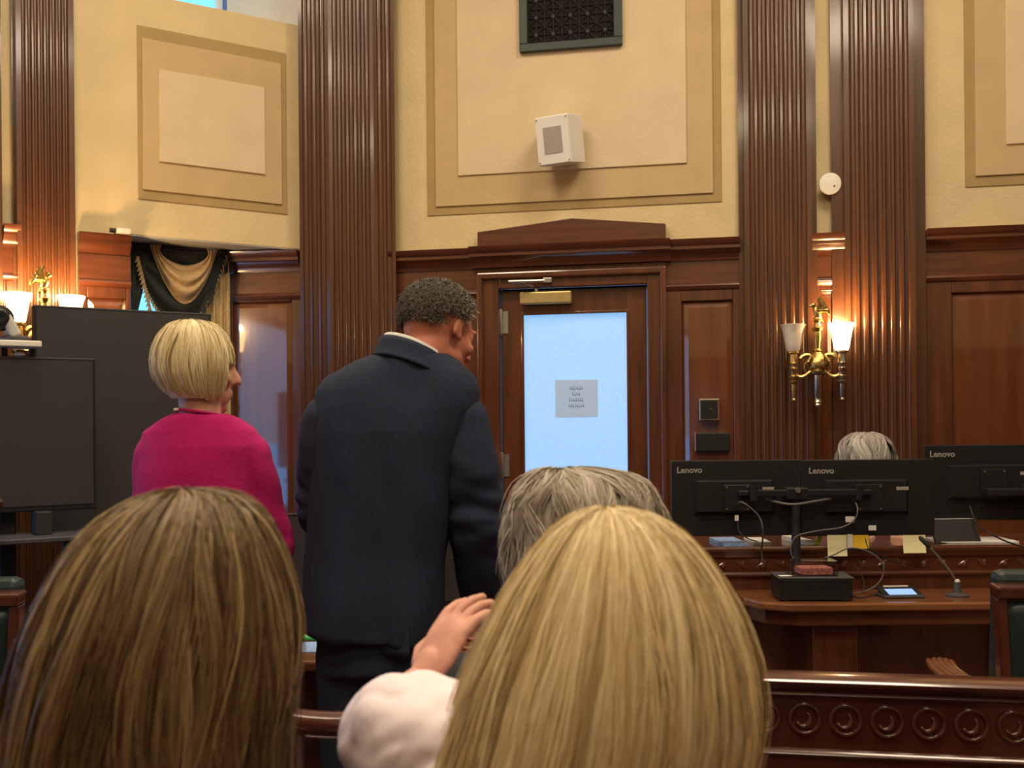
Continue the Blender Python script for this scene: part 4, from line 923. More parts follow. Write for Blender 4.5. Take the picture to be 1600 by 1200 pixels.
# ---------------------------------------------------------------- carved wooden rail at the right, pews
PF = Frame((600 / F * 1.9, 1.9, 0), -R(10.5))
s0p, s1p = PF.sx(1075), PF.sx(1600) + 0.75
ztp = PF.px(1400, 1064)[1]
pw = empty('carved_rail', PF.M @ Vector((s0p, 0, 0)), PF.a, 'mahogany rail with a row of carved rings, beside the blonde hair', 'partition')
Lp = s1p - s0p
MB().run_x([(-0.006, ztp - 0.014), (-0.020, ztp - 0.010), (-0.022, ztp - 0.003), (-0.014, ztp + 0.002), (0.02, ztp + 0.004), (0.06, ztp), (0.062, ztp - 0.02), (-0.006, ztp - 0.02)], 0, Lp).build('cap_rail', 'wood_red', pw, smooth=True)
MB().box(0, Lp, 0, 0.05, 0, ztp - 0.018).build('board', 'wood_red', pw)
MB().run_x([(0, ztp - 0.034), (-0.008, ztp - 0.032), (-0.012, ztp - 0.027), (-0.008, ztp - 0.021), (0, ztp - 0.018)], 0, Lp).build('upper_bead', 'wood_red', pw, smooth=True)
MB().run_x([(0, ztp - 0.142), (-0.006, ztp - 0.140), (-0.010, ztp - 0.134), (-0.006, ztp - 0.128), (0, ztp - 0.126)], 0, Lp).build('lower_bead', 'wood_red', pw, smooth=True)
MB().box(0, Lp, -0.012, 0, 0, 0.14).build('base_board', 'wood_red', pw, bevel=0.004)
rg = MB(); circ = [(0.026 * math.cos(a), -0.001, 0.026 * math.sin(a)) for a in [2 * math.pi * k / 28 for k in range(29)]]
rg.tube(circ, 0.0042, 6, caps=False)
rg.tube([(0.012 * math.cos(a) - 0.002, -0.001, 0.014 * math.sin(a)) for a in [0.9 - 3.6 * k / 12 for k in range(13)]], [0.002 + 0.0032 * math.sin(math.pi * k / 12) for k in range(13)], 6)
rme = rg.mesh('carved_ring'); rme.materials.append(MATS['wood_red']); rme.polygons.foreach_set('use_smooth', [True] * len(rme.polygons))
r0 = PF.px(1257, 1123); r1 = PF.px(1585, 1135); pitch_ = (r1[0] - r0[0]) / 5; xs = r0[0] - s0p
while xs - pitch_ > 0.03: xs -= pitch_
while xs < Lp - 0.03:
    o = bpy.data.objects.new('carved_ring', rme); link(o, pw); o.location = (xs, -0.001, (r0[1] + r1[1]) / 2); xs += pitch_
for a in (0, Lp - 0.06): MB().box(a, a + 0.06, -0.014, 0.055, 0, ztp - 0.02).build('post', 'wood_red', pw, bevel=0.004)
def pew(loc, rz, L, label, h=0.86):
    r = empty('wooden_pew', loc, rz, label, 'pew', 'wooden pews')
    MB().box(-L / 2, L / 2, -0.02, 0.02, 0.1, h - 0.03, Matrix.Rotation(R(6), 4, 'X')).build('back', 'wood_red', r)
    MB().box(-L / 2, L / 2, -0.04, 0.03, h - 0.04, h, Matrix.Rotation(R(6), 4, 'X')).build('top_rail', 'wood_red', r, bevel=0.01)
    MB().box(-L / 2, L / 2, 0.0, 0.46, 0.40, 0.44).build('seat', 'wood_red', r, bevel=0.01)
    for x in (-L / 2 - 0.03, L / 2 - 0.01): MB().box(x, x + 0.04, -0.12, 0.46, 0, 0.62).build('end_panel', 'wood_red', r, bevel=0.01)
    return r
pew((-0.10, 0.66, 0), 0, 1.9, 'wooden pew carrying the brown-haired and the blonde woman', 0.80)
pew((0.09, 1.48, 0), 0, 0.36, 'wooden pew carrying the grey-haired person', 0.80)
# ================================================================== PEOPLE
def blob(mb, voxel=0.007, iters=6):
    """one continuous skin over overlapping closed pieces"""
    me = mb.mesh('blob'); o = bpy.data.objects.new('blob', me); COL.objects.link(o)
    r = o.modifiers.new('r', 'REMESH'); r.mode = 'VOXEL'; r.voxel_size = voxel; r.use_smooth_shade = True
    if iters: s = o.modifiers.new('s', 'SMOOTH'); s.factor = 0.5; s.iterations = iters
    dg = bpy.context.evaluated_depsgraph_get(); res = bpy.data.meshes.new_from_object(o.evaluated_get(dg))
    bpy.data.objects.remove(o); bpy.data.meshes.remove(me)
    return res
def ripple(me, fn):
    """push vertices along their normals"""
    n = len(me.vertices); co = np.empty(n * 3, 'f'); me.vertices.foreach_get('co', co); co = co.reshape(-1, 3)
    no = np.empty(n * 3, 'f'); me.vertices.foreach_get('normal', no); no = no.reshape(-1, 3)
    d = np.array([fn(Vector(p)) for p in co.tolist()], 'f'); co = co + no * d[:, None]
    me.vertices.foreach_set('co', co.ravel()); me.update(); return me
def put(name, me, m, parent, smooth=True):
    me.materials.clear(); me.materials.append(MATS[m]); me.name = name
    if smooth: me.polygons.foreach_set('use_smooth', [True] * len(me.polygons))
    return link(bpy.data.objects.new(name, me), parent)
def joinmesh(a, b):
    bm = bmesh.new(); bm.from_mesh(a); bm.from_mesh(b); bm.to_mesh(a); bm.free(); a.update(); return a
def loft(mb, secs, seg=28):
    """closed stack of super-ellipse sections (z, cx, cy, rx, ry, power, slope)"""
    rings = []
    for s in secs:
        z, cx, cy, rx, ry = s[:5]; p = s[5] if len(s) > 5 else 2.3; sl = s[6] if len(s) > 6 else 0.0; ring = []
        for k in range(seg):
            a = 2 * math.pi * k / seg; c, sn = math.cos(a), math.sin(a)
            x = rx * math.copysign(abs(c) ** (2 / p), c); y = ry * math.copysign(abs(sn) ** (2 / p), sn)
            ring.append((cx + x, cy + y, z + sl * x))
        rings.append(ring)
    vs = [q for r_ in rings for q in r_]; fs = []
    for i in range(len(rings) - 1):
        for k in range(seg): fs.append((i * seg + k, i * seg + (k + 1) % seg, (i + 1) * seg + (k + 1) % seg, (i + 1) * seg + k))
    fs.append(tuple(range(seg - 1, -1, -1))); fs.append(tuple(range((len(rings) - 1) * seg, len(rings) * seg)))
    mb.add(vs, fs)
def limb(mb, pts, rad, seg=16):
    pts = [Vector(p) for p in pts]; mb.tube(pts, rad, seg)
    for p, r in zip(pts, rad): mb.ell(p, (r, r, r), None, seg, 10)
def head_prims(mb, H, k=1.0, lids=False):
    H3 = H.to_3x3(); E = lambda c, r, rot=None: mb.ell(H @ (Vector(c) * k), [q * k for q in r], H3 @ rot if rot else H3, 20, 14)
    E((0, -0.012, 0.030), (0.075, 0.096, 0.084)); E((0, -0.03, 0.0), (0.068, 0.070, 0.075))
    E((0, 0.034, -0.020), (0.062, 0.060, 0.070)); E((0, 0.046, -0.062), (0.050, 0.046, 0.046))
    E((0, 0.070, -0.096), (0.022, 0.018, 0.018))                                     # chin
    for s in (-1, 1):
        E((s * 0.048, 0.020, -0.066), (0.018, 0.036, 0.026)); E((s * 0.040, 0.072, -0.022), (0.021, 0.016, 0.018))   # jaw, cheek
        E((s * 0.028, 0.083, 0.030), (0.024, 0.010, 0.008), Matrix.Rotation(R(-s * 8), 3, 'Y'))                      # brow
        if lids: E((s * 0.031, 0.072, 0.011), (0.018, 0.014, 0.012))
        E((s * 0.010, 0.098, -0.030), (0.008, 0.010, 0.007))                                                         # nostril wing
        rot = Matrix.Rotation(R(s * 18), 3, 'Z') @ Matrix.Rotation(R(-12), 3, 'X')
        E((s * 0.078, -0.004, -0.002), (0.008, 0.019, 0.031), rot); E((s * 0.080, 0.006, -0.026), (0.006, 0.010, 0.012)) # ear, lobe
    limb(mb, [H @ (Vector(p) * k) for p in ((0, 0.088, 0.026), (0, 0.098, 0.002), (0, 0.112, -0.024))], [0.010 * k, 0.010 * k, 0.012 * k], 12)
    E((0, 0.092, -0.055), (0.022, 0.008, 0.0065)); E((0, 0.088, -0.068), (0.020, 0.009, 0.008))                      # lips
def eyes(parent, H, k=1.0):
    for s in (-1, 1):
        c = H @ (Vector((s * 0.031, 0.069, 0.010)) * k); o = MB().ell(c, (0.0115 * k,) * 3, None, 12, 8).build('eye', 'eye_white', parent, smooth='all')
        MB().ell(H @ (Vector((s * 0.031, 0.0790, 0.010)) * k), (0.006 * k, 0.003 * k, 0.006 * k), H.to_3x3(), 10, 6).build('iris', 'eye_iris', o, smooth='all')
def HM(loc, yaw, pitch, roll=0.0):
    """yaw: turn to the right from facing +y; pitch: nod down"""
    return Matrix.Translation(loc) @ Matrix.Rotation(R(-yaw), 4, 'Z') @ Matrix.Rotation(R(-pitch), 4, 'X') @ Matrix.Rotation(R(roll), 4, 'Y')
def hand_mesh(wrist, fwd, back, thumb_side=1, curl=0.5, size=1.0, voxel=0.0032):
    """palm, four fingers of unequal length bent at three joints and a thumb leaving the side of the palm"""
    f = Vector(fwd).normalized(); b = Vector(back); b = (b - f * b.dot(f)).normalized(); s = f.cross(b) * thumb_side; w_ = Vector(wrist)
    mb = MB(); M3 = Matrix((s, f, b)).transposed()
    mb.ell(w_ + f * 0.045 * size, (0.040 * size, 0.055 * size, 0.015 * size), M3, 18, 12); mb.ell(w_ + f * 0.06 * size, (0.041 * size, 0.034 * size, 0.013 * size), M3, 18, 12)
    limb(mb, [w_ - f * 0.03, w_ + f * 0.02], [0.024 * size, 0.023 * size], 14)
    for i, (off, ln) in enumerate(((0.031, 0.070), (0.0105, 0.079), (-0.0105, 0.073), (-0.030, 0.057))):
        p = w_ + f * (0.080 - 0.004 * abs(i - 1.2)) * size + s * off * size; d = (f + s * (off * 2.5)).normalized(); pts = [p - f * 0.012]; a = 0.0
        pts.append(p)
        for j, fr_ in enumerate((0.46, 0.30, 0.24)):
            a = (0.35 + 0.75 * j) * curl + 0.08 * i * curl
            dd = (d * math.cos(a) - b * math.sin(a)).normalized(); p = p + dd * ln * fr_ * size; pts.append(p)
        limb(mb, pts, [0.0092 * size, 0.0090 * size, 0.0085 * size, 0.0078 * size, 0.0068 * size], 12)
    p = w_ + f * 0.022 * size + s * 0.026 * size
    limb(mb, [p, p + (s * 0.7 + f * 0.7 - b * 0.2) * 0.032 * size, p + (s * 0.75 + f * 1.5 - b * 0.5) * 0.034 * size, p + (s * 0.55 + f * 2.2 - b * 0.8) * 0.034 * size], [0.013 * size, 0.0115 * size, 0.0095 * size, 0.0075 * size], 12)
    return blob(mb, voxel, 3)

# ---------------------------------------------------------------- hair
def env_from_px(rows, Y, depth, root, ycen=0.0, shrink=0.0):
    """rows of (y, left px, right px) read off a silhouette standing at depth Y -> arrays of z, centre and radii, relative to root"""
    z, cx, rx = [], [], []
    for (y, a, b) in rows:
        pa, pb = at(a, y, Y), at(b, y, Y); z.append((pa.z + pb.z) / 2 - root[2]); cx.append((pa.x + pb.x) / 2 - root[0]); rx.append((pb.x - pa.x) / 2)
    z, cx, rx = map(np.array, (z, cx, rx)); ry = np.array([depth * min(1.0, r / max(rx)) ** 0.85 for r in rx])
    d = np.concatenate([[0], np.cumsum(np.hypot(np.diff(z), np.diff(rx)))]); t = d / d[-1]
    cy = np.full(len(z), Y - root[1] + ycen)
    if shrink: rx = rx * (1 - shrink); ry = ry * (1 - shrink); z = z - 0.17 * shrink
    return dict(t=t, z=z, cx=cx, cy=cy, rx=rx, ry=ry)
def env_eval(E, t):
    g = lambda k: np.interp(t, E['t'], E[k]); return g('z'), g('cx'), g('cy'), g('rx'), g('ry')
def sm(x): x = np.clip(x, 0, 1); return x * x * (3 - 2 * x)
def ribbons(name, P, N, W, C, parent, m):
    """P (n, k, 3) strand points, N (n, k, 3) outward, W (n, k) half widths, C (n, 3) colours -> one mesh of thin ribbons"""
    n, k, _ = P.shape
    T = np.gradient(P, axis=1); S = np.cross(T, N); S /= np.linalg.norm(S, axis=2, keepdims=True) + 1e-9
    V = np.stack([P - S * W[..., None], P + S * W[..., None]], axis=2).reshape(-1, 3)
    base = (np.arange(n)[:, None] * k + np.arange(k - 1)[None, :]) * 2
    Fq = np.stack([base, base + 1, base + 3, base + 2], axis=-1).reshape(-1, 4)
    me = bpy.data.meshes.new(name); me.vertices.add(len(V)); me.vertices.foreach_set('co', V.astype('f').ravel())
    me.loops.add(Fq.size); me.loops.foreach_set('vertex_index', Fq.astype('i').ravel())
    me.polygons.add(len(Fq)); me.polygons.foreach_set('loop_start', np.arange(0, Fq.size, 4, dtype='i'))
    me.update(calc_edges=True)
    at_ = me.attributes.new('col', 'FLOAT_COLOR', 'POINT'); cc = np.ones((len(V), 4), 'f'); cc[:, :3] = np.repeat(C, k * 2, axis=0); at_.data.foreach_set('color', cc.ravel())
    me.polygons.foreach_set('use_smooth', np.ones(len(Fq), bool)); me.materials.append(MATS[m]); me.update()
    return link(bpy.data.objects.new(name, me), parent)
def hair(parent, E, n, pal, seed, seg=16, nlock=60, clump=0.6, bump=0.05, w=0.0009, face=None, t_face=0.35, face_half=0.9, t0=0.35, tend=(0.86, 1.0), wave=0.0, wavef=3.0, shell=0.95, fly=0.02, m='hair', twist=0.5, sway=0.12, shellcol=None, tilt=0.0):
    rg = np.random.default_rng(seed)
    phi = rg.uniform(-np.pi, np.pi, n)
    lc = np.sort(rg.uniform(-np.pi, np.pi, nlock)); la = rg.uniform(-1, 1, nlock); ls = rg.normal(0, 1, nlock); lcol = rg.uniform(0, 1, nlock); lend = rg.uniform(0, 1, nlock)
    li = np.argmin(np.abs((phi[:, None] - lc[None, :] + np.pi) % (2 * np.pi) - np.pi), axis=1)
    dphi = (lc[li] - phi + np.pi) % (2 * np.pi) - np.pi
    s0 = rg.uniform(0, 1, n) ** 1.6 * t0; s1 = rg.uniform(tend[0], tend[1], n) - (1 - lend[li]) * (tend[1] - tend[0]) * 0.5
    if tilt: s1 = s1 - tilt * (0.5 + 0.5 * np.cos(phi - face - np.pi)) ** 1.5
    if face is not None:
        inf = np.abs((phi - face + np.pi) % (2 * np.pi) - np.pi) < face_half
        s1 = np.where(inf, np.minimum(s1, t_face * rg.uniform(0.8, 1.05, n)), s1); s0 = np.where(inf, np.minimum(s0, t_face * 0.5), s0)
    u = np.linspace(0, 1, seg)[None, :]; t = s0[:, None] + (s1 - s0)[:, None] * u
    z, cx, cy, rx, ry = env_eval(E, t)
    ramp = sm(t / 0.6)
    ph = phi[:, None] + dphi[:, None] * clump * ramp + ls[li][:, None] * sway * ramp ** 2 + rg.normal(0, 0.035, n)[:, None] * ramp + 0.02 * np.sin(t * 9 + 6.28 * rg.uniform(0, 1, n)[:, None]) * ramp + wave * np.sin(t * wavef * 2 * np.pi + ls[li][:, None] * 3 + rg.normal(0, .5, n)[:, None])
    prox = np.exp(-(dphi / (2 * np.pi / nlock * 0.5)) ** 2)[:, None]
    dep = rg.uniform(0, 1, n) ** 2
    rad = 1 + bump * 0.45 * la[li][:, None] * ramp + bump * 0.6 * (prox - 0.6) * ramp - 0.05 * dep[:, None] * (0.3 + 0.7 * ramp)
    rad += wave * 0.4 * np.sin(t * wavef * 2 * np.pi + ls[li][:, None] * 5)
    fl = rg.uniform(0, 1, n) < fly; rad += np.where(fl, rg.uniform(0.02, 0.10, n), 0)[:, None] * u ** 1.5 + 0.020 * (rg.exponential(0.6, n)[:, None] - 0.9) * np.sin(u * 3.0) - 0.012 * ramp
    c, s = np.cos(ph), np.sin(ph)
    P = np.stack([cx + rx * rad * c, cy + ry * rad * s, z + 0.004 * (rad - 1) + 0.002 * rg.normal(0, 1, n)[:, None]], axis=-1)
    N = np.stack([c / np.maximum(rx, .01), s / np.maximum(ry, .01), 0.0 * c + 4.0 * (1 - sm(t / 0.5))], axis=-1); N /= np.linalg.norm(N, axis=2, keepdims=True)
    tw = rg.normal(0, twist, n)[:, None]; T = np.gradient(P, axis=1); T /= np.linalg.norm(T, axis=2, keepdims=True) + 1e-9
    B = np.cross(T, N); N = N * np.cos(tw)[..., None] + B * np.sin(tw)[..., None]
    W = w * (0.55 + 0.6 * np.sin(np.pi * np.clip(u * 0.9 + 0.08, 0, 1))) * rg.uniform(0.6, 1.3, n)[:, None]
    pal = np.array(pal); sub = np.sin(phi * 173.0 + 5 * np.sin(phi * 41.0)) * 0.5 + 0.5; f_ = np.clip(lcol[li] * 0.42 + sub * 0.22 + rg.uniform(0, 1, n) * 0.42 - 0.10, 0, 0.9999) * (len(pal) - 1); i0 = f_.astype(int); C = pal[i0] + (pal[i0 + 1] - pal[i0]) * (f_ - i0)[:, None]
    C = C * rg.uniform(0.85, 1.12, n)[:, None]
    o = ribbons('hair', P, N, W, C, parent, m); o['kind'] = 'stuff'
    # solid underlayer
    tt = np.linspace(0.0, 0.90 if tilt else 0.985, 40); pp_ = np.linspace(-np.pi, np.pi, 65); z, cx, cy, rx, ry = env_eval(E, tt); V = []; Fc = []
    for i in range(40):
        for q in pp_[:-1]: V.append((cx[i] + rx[i] * shell * math.cos(q), cy[i] + ry[i] * shell * math.sin(q), z[i] - 0.004))
    for i in range(39):
        for j in range(64):
            q = 0.5 * (pp_[j] + pp_[j + 1])
            if face is not None and abs((q - face + np.pi) % (2 * np.pi) - np.pi) < face_half and tt[i] > t_face * 0.8: continue
            Fc.append((i * 64 + j, i * 64 + (j + 1) % 64, (i + 1) * 64 + (j + 1) % 64, (i + 1) * 64 + j))
    me = bpy.data.meshes.new('hair_underlayer'); me.from_pydata(V, [], Fc); me.update()
    a_ = me.attributes.new('col', 'FLOAT_COLOR', 'POINT'); cc = np.ones((len(V), 4), 'f'); cc[:, :3] = shellcol if shellcol is not None else pal.mean(axis=0); a_.data.foreach_set('color', cc.ravel())
    put('hair_underlayer', me, m, o); return o

# ---------------------------------------------------------------- man in the navy suit
mr = Vector((-0.287, 2.70, 0)); man = empty('person', mr, 0, 'man in a navy suit standing with bowed head, back turned', 'person')
Hm = HM((0.102, 0.052, 1.632), 46, 24, -5)
bd = MB(); head_prims(bd, Hm, 1.0, True)
limb(bd, [(0.025, -0.005, 1.44), (0.045, 0.0, 1.53), (0.085, 0.03, 1.60)], [0.070, 0.066, 0.064], 18)
loft(bd, [(0.80, -0.05, 0, 0.15, 0.105), (0.95, -0.05, 0, 0.155, 0.11), (1.15, -0.04, 0, 0.155, 0.11), (1.35, -0.01, 0, 0.165, 0.11), (1.45, 0.01, 0, 0.15, 0.085), (1.50, 0.02, 0, 0.09, 0.06)])
ARM_L = [(-0.158, 0.0, 1.405), (-0.200, 0.03, 1.18), (-0.120, 0.24, 1.06)]; ARM_R = [(0.152, 0.0, 1.400), (0.198, 0.0, 1.13), (0.205, 0.10, 0.90)]
for A in (ARM_L, ARM_R): limb(bd, A, [0.055, 0.042, 0.030])
for sx in (-0.125, 0.020): limb(bd, [(sx, 0, 0.86), (sx, 0.01, 0.48), (sx, -0.01, 0.09)], [0.082, 0.056, 0.042]); limb(bd, [(sx, -0.03, 0.04), (sx, 0.14, 0.03)], [0.036, 0.028])
bm_ = blob(bd, 0.006, 4)
for A, th in ((ARM_L, 1), (ARM_R, -1)):
    bm_ = joinmesh(bm_, hand_mesh(A[2], Vector((0.02 * th, 0.1, -0.02)) if th > 0 else Vector((0, 0.04, -0.1)), (0, 0.1, 1) if th > 0 else (1, 0, 0), -th, 0.9))
put('body', bm_, 'skin_man', man); eyes(man, Hm)
jk = MB()
loft(jk, [(0.866, -0.062, 0.0, 0.178, 0.135, 2.4, -0.10), (0.95, -0.062, 0.0, 0.179, 0.136, 2.4, -0.05), (1.05, -0.058, 0.0, 0.177, 0.135, 2.4), (1.15, -0.048, 0.0, 0.182, 0.136, 2.4), (1.28, -0.034, 0, 0.190, 0.138, 2.4),
          (1.38, -0.016, 0, 0.200, 0.134, 2.4), (1.44, -0.006, 0, 0.206, 0.124, 2.4), (1.482, -0.002, 0, 0.204, 0.112, 2.3), (1.515, 0.006, 0, 0.182, 0.102, 2.2), (1.548, 0.018, 0, 0.136, 0.092, 2.1), (1.572, 0.030, 0, 0.098, 0.082, 2.0)], 40)
jm = blob(jk, 0.007, 8)
def jfold(p):
    a = 0.011 * noise.noise(Vector((p.x * 8, p.y * 5, p.z * 2.6))) + 0.006 * noise.noise(Vector((p.x * 16, p.y * 9, p.z * 7 + 5)))
    low = max(0, min(1, (1.15 - p.z) / 0.25)); a += 0.007 * low * math.sin(p.x * 34 + 1.5 * noise.noise(Vector((p.x * 3, 0, p.z * 3))))
    a += 0.004 * math.exp(-((p.x + 0.02) / 0.012) ** 2) * -1 * (1 if p.y < 0 else 0)          # centre back seam
    return a
jacket = put('jacket', ripple(jm, jfold), 'suit_navy', man)
for nm, A, rr in (('sleeve', ARM_L, (0.080, 0.066, 0.047)), ('sleeve', ARM_R, (0.084, 0.076, 0.052))):
    sl_ = MB(); a, b, c = map(Vector, A); limb(sl_, [a + Vector((-0.02 if a.x > 0 else 0.02, 0, 0.005)), a, a.lerp(b, 0.5) + Vector((0.004 if a.x > 0 else -0.004, -0.012, 0)), b, b.lerp(c, 0.5), b.lerp(c, 0.93)], [rr[0] * 0.85, rr[0], rr[0] * 0.92, rr[1], (rr[1] + rr[2]) / 2, rr[2]], 20)
    sm_ = blob(sl_, 0.006, 6)
    put(nm, ripple(sm_, lambda p: 0.010 * noise.noise(Vector((p.x * 7, p.y * 8, p.z * 9))) + 0.012 * math.exp(-((p.z - 1.18) / 0.12) ** 2) * noise.noise(Vector((p.x * 14 + p.z * 12, p.y * 6, p.z * 26)))), 'suit_navy', jacket)
# vent flap on the back, collar, white shirt collar
P = []
for j in range(14):
    v = j / 13; z = 0.845 + 0.235 * v; row = []
    for i in range(12):
        u = i / 11; x = -0.035 + 0.066 * u; q = (x + 0.06) / 0.179; y = -0.136 * (max(0.0, 1 - abs(q) ** 2.4)) ** (1 / 2.4) + 0.024 - 0.040 * u * (1 - v) ** 0.6
        row.append((x + 0.008 * (1 - v) * u, y, z - 0.10 * (x + 0.062) * (1 - v)))
    P.append(row)
MB().grid(P).build('vent_flap', 'suit_navy', jacket, smooth='all', thick=0.003)
def collar(name, m, cx, cy, z, rx, ry, hgt, flare, sx, sy, parent, a0, a1, th=0.004):
    rows = []
    for j in range(7):
        v = j / 6; row = []
        for i in range(49):
            a = a0 + (a1 - a0) * i / 48; f = 1 + flare * (1 - v); x, y = rx * f * math.cos(a), ry * f * math.sin(a)
            row.append((cx + x, cy + y, z + sx * x + sy * y + hgt * (v - 0.5) - 0.10 * hgt * math.sin(v * math.pi)))
        rows.append(row)
    return MB().grid(rows).build(name, m, parent, smooth='all', thick=th)
collar('collar', 'suit_navy', 0.038, 0.004, 1.550, 0.079, 0.076, 0.060, 0.30, -0.36, -0.30, jacket, R(-230), R(20), 0.006)
sh = collar('shirt_collar', 'shirt_white', 0.042, 0.004, 1.569, 0.0725, 0.070, 0.040, 0.04, -0.38, -0.30, man, R(-240), R(40), 0.004)
tr = MB()
loft(tr, [(0.78, -0.055, 0, 0.150, 0.115), (0.90, -0.055, 0, 0.155, 0.115), (0.98, -0.05, 0, 0.15, 0.11)])
for sx in (-0.122, 0.020): limb(tr, [(sx, 0, 0.82), (sx, 0.012, 0.48), (sx, 0.0, 0.10)], [0.092, 0.074, 0.064], 18)
put('trousers', ripple(blob(tr, 0.009, 5), lambda p: 0.005 * noise.noise(Vector((p.x * 12, p.y * 12, p.z * 4)))), 'suit_navy', man)
for sx in (-0.125, 0.020):
    shs = MB(); shs.ell((sx, 0.05, 0.040), (0.046, 0.140, 0.038)); shs.ell((sx, -0.03, 0.055), (0.042, 0.06, 0.052)); shs.box(sx - 0.04, sx + 0.04, -0.08, 0.17, 0.001, 0.02)
    put('shoe', blob(shs, 0.007, 3), 'black_plastic', man)
# short curly grey hair
def curls(parent, H, n, seed, accept, pal, ln=0.020, rad=0.004, turns=1.3, w=0.0008, k=1.0, lift=0.012, m='hair_dry'):
    rg = np.random.default_rng(seed); pts = []; nor = []
    while len(pts) < n:
        d = rg.normal(0, 1, 3); d /= np.linalg.norm(d); pr = accept(d)
        if rg.uniform() > pr: continue
        pts.append(((d[0] * 0.0755, -0.012 + d[1] * 0.097, 0.030 + d[2] * 0.085), d))
    P0 = np.array([p for p, d in pts]) * k; D = np.array([d for p, d in pts]); nrm = D / np.array([0.0755, 0.097, 0.085]); nrm /= np.linalg.norm(nrm, axis=1, keepdims=True)
    g = np.array([0, -0.35, -0.6]); tang = g[None] + rg.normal(0, 0.65, (n, 3)); tang -= nrm * np.sum(tang * nrm, 1, keepdims=True); tang /= np.linalg.norm(tang, axis=1, keepdims=True); bi = np.cross(nrm, tang)
    K = 9; u = np.linspace(0, 1, K)[None, :, None]; ph = rg.uniform(0, 6.28, n)[:, None, None]; L = rg.uniform(0.6, 1.3, n)[:, None, None] * ln
    a = ph + u * turns * 6.28
    P = P0[:, None] + tang[:, None] * L * u + nrm[:, None] * (lift * np.sin(u * 2.2) * rg.uniform(0.5, 1.2, n)[:, None, None] + rad * (np.sin(a) - np.sin(ph)) * u) + bi[:, None] * rad * (np.cos(a) - np.cos(ph))
    N = np.broadcast_to(nrm[:, None], P.shape) + 0.3 * rg.normal(0, 1, (n, 1, 3))
    M = np.array(H); P = P @ M[:3, :3].T + M[:3, 3]; N = N @ M[:3, :3].T
    W = w * (1 - 0.6 * u[..., 0]) * rg.uniform(0.7, 1.3, n)[:, None]
    pal = np.array(pal); f_ = np.clip(rg.beta(1.4, 2.2, n) * (0.55 + 0.9 * np.clip(0.4 + D[:, 1] * 0.9, 0, 1)), 0, .999) * (len(pal) - 1); i0 = f_.astype(int); C = pal[i0] + (pal[i0 + 1] - pal[i0]) * (f_ - i0)[:, None]
    o = ribbons('hair', P, N, W * np.ones((n, K)), C, parent, m); o['kind'] = 'stuff'; return o
def acc_man(d):
    x, y, z = d
    front = 0.22 + 0.62 * max(0, y) if y > 0.15 else -0.38 + 0.9 * max(0, y + 0.25)
    if abs(x) > 0.75 and -0.45 < y < 0.30: front = 0.05
    if z < front: return 0.0
    crown = ((x / 0.35) ** 2 + ((y + 0.25) / 0.45) ** 2) if z > 0.6 else 9
    return 0.28 if crown < 1 else 1.0
GREY = [(0.045, 0.037, 0.030), (0.13, 0.112, 0.090), (0.20, 0.175, 0.14), (0.38, 0.34, 0.28), (0.65, 0.60, 0.52)]
hm = curls(man, Hm, 10000, 5, acc_man, GREY, w=0.0009, ln=0.024, lift=0.016, rad=0.005)
def acc_fade(d):
    x, y, z = d; return 0.9 if (-0.75 < z < -0.3 and y < -0.35 + 0.2 * abs(x) and abs(x) > 0.2) or (abs(x) > 0.8 and 0.05 < y < 0.32 and -0.3 < z < 0.2) else 0
hf = curls(man, Hm, 1500, 6, acc_fade, [(0.22, 0.16, 0.12), (0.4, 0.33, 0.27), (0.5, 0.44, 0.38)], ln=0.009, rad=0.001, turns=0.3, w=0.0005, lift=0.002)

# ---------------------------------------------------------------- woman in magenta
wr = Vector((-0.773, 2.65, 0)); wom = empty('person', wr, 0, 'woman with a short blonde bob in a magenta knit sweater, standing', 'person')
Hw = HM((-0.008, 0.012, 1.535), 64, 3, 0)
bd = MB(); head_prims(bd, Hw, 0.93)
limb(bd, [(0.005, -0.005, 1.36), (0.005, -0.002, 1.44), (0.0, 0.0, 1.49)], [0.054, 0.050, 0.052], 18)
loft(bd, [(0.80, 0, 0, 0.15, 0.11), (0.95, 0, 0, 0.15, 0.11), (1.08, 0, 0, 0.125, 0.095), (1.25, 0, 0, 0.135, 0.095), (1.36, 0, 0, 0.12, 0.07), (1.40, 0, 0, 0.06, 0.05)])
AL = [(-0.104, 0.0, 1.318), (-0.122, 0.03, 1.08), (-0.06, 0.21, 1.02)]; AR = [(0.124, 0.0, 1.318), (0.180, 0.03, 1.09), (0.10, 0.22, 1.02)]
for A in (AL, AR): limb(bd, A, [0.042, 0.034, 0.024])
for sx in (-0.075, 0.075): limb(bd, [(sx, 0, 0.84), (sx, 0.01, 0.46), (sx, -0.01, 0.08)], [0.075, 0.050, 0.036]); limb(bd, [(sx, -0.03, 0.035), (sx, 0.12, 0.028)], [0.032, 0.025])
bm_ = blob(bd, 0.006, 3)
for A, th in ((AL, 1), (AR, -1)): bm_ = joinmesh(bm_, hand_mesh(A[2], Vector((0.05 * th, 0.1, 0.0)), (0, 0.05, 1), -th, 0.7, 0.9))
put('body', bm_, 'skin_light', wom); eyes(wom, Hw, 0.93)
sw_ = MB(); loft(sw_, [(0.84, 0, 0, 0.165, 0.13), (0.95, 0, 0, 0.160, 0.125), (1.08, 0, 0, 0.145, 0.112), (1.20, 0, 0, 0.150, 0.112), (1.29, 0, 0, 0.152, 0.105), (1.345, 0.010, 0, 0.155, 0.096), (1.385, 0.004, 0, 0.138, 0.082), (1.412, 0.006, 0, 0.100, 0.070), (1.428, 0.008, 0, 0.066, 0.060)], 36)
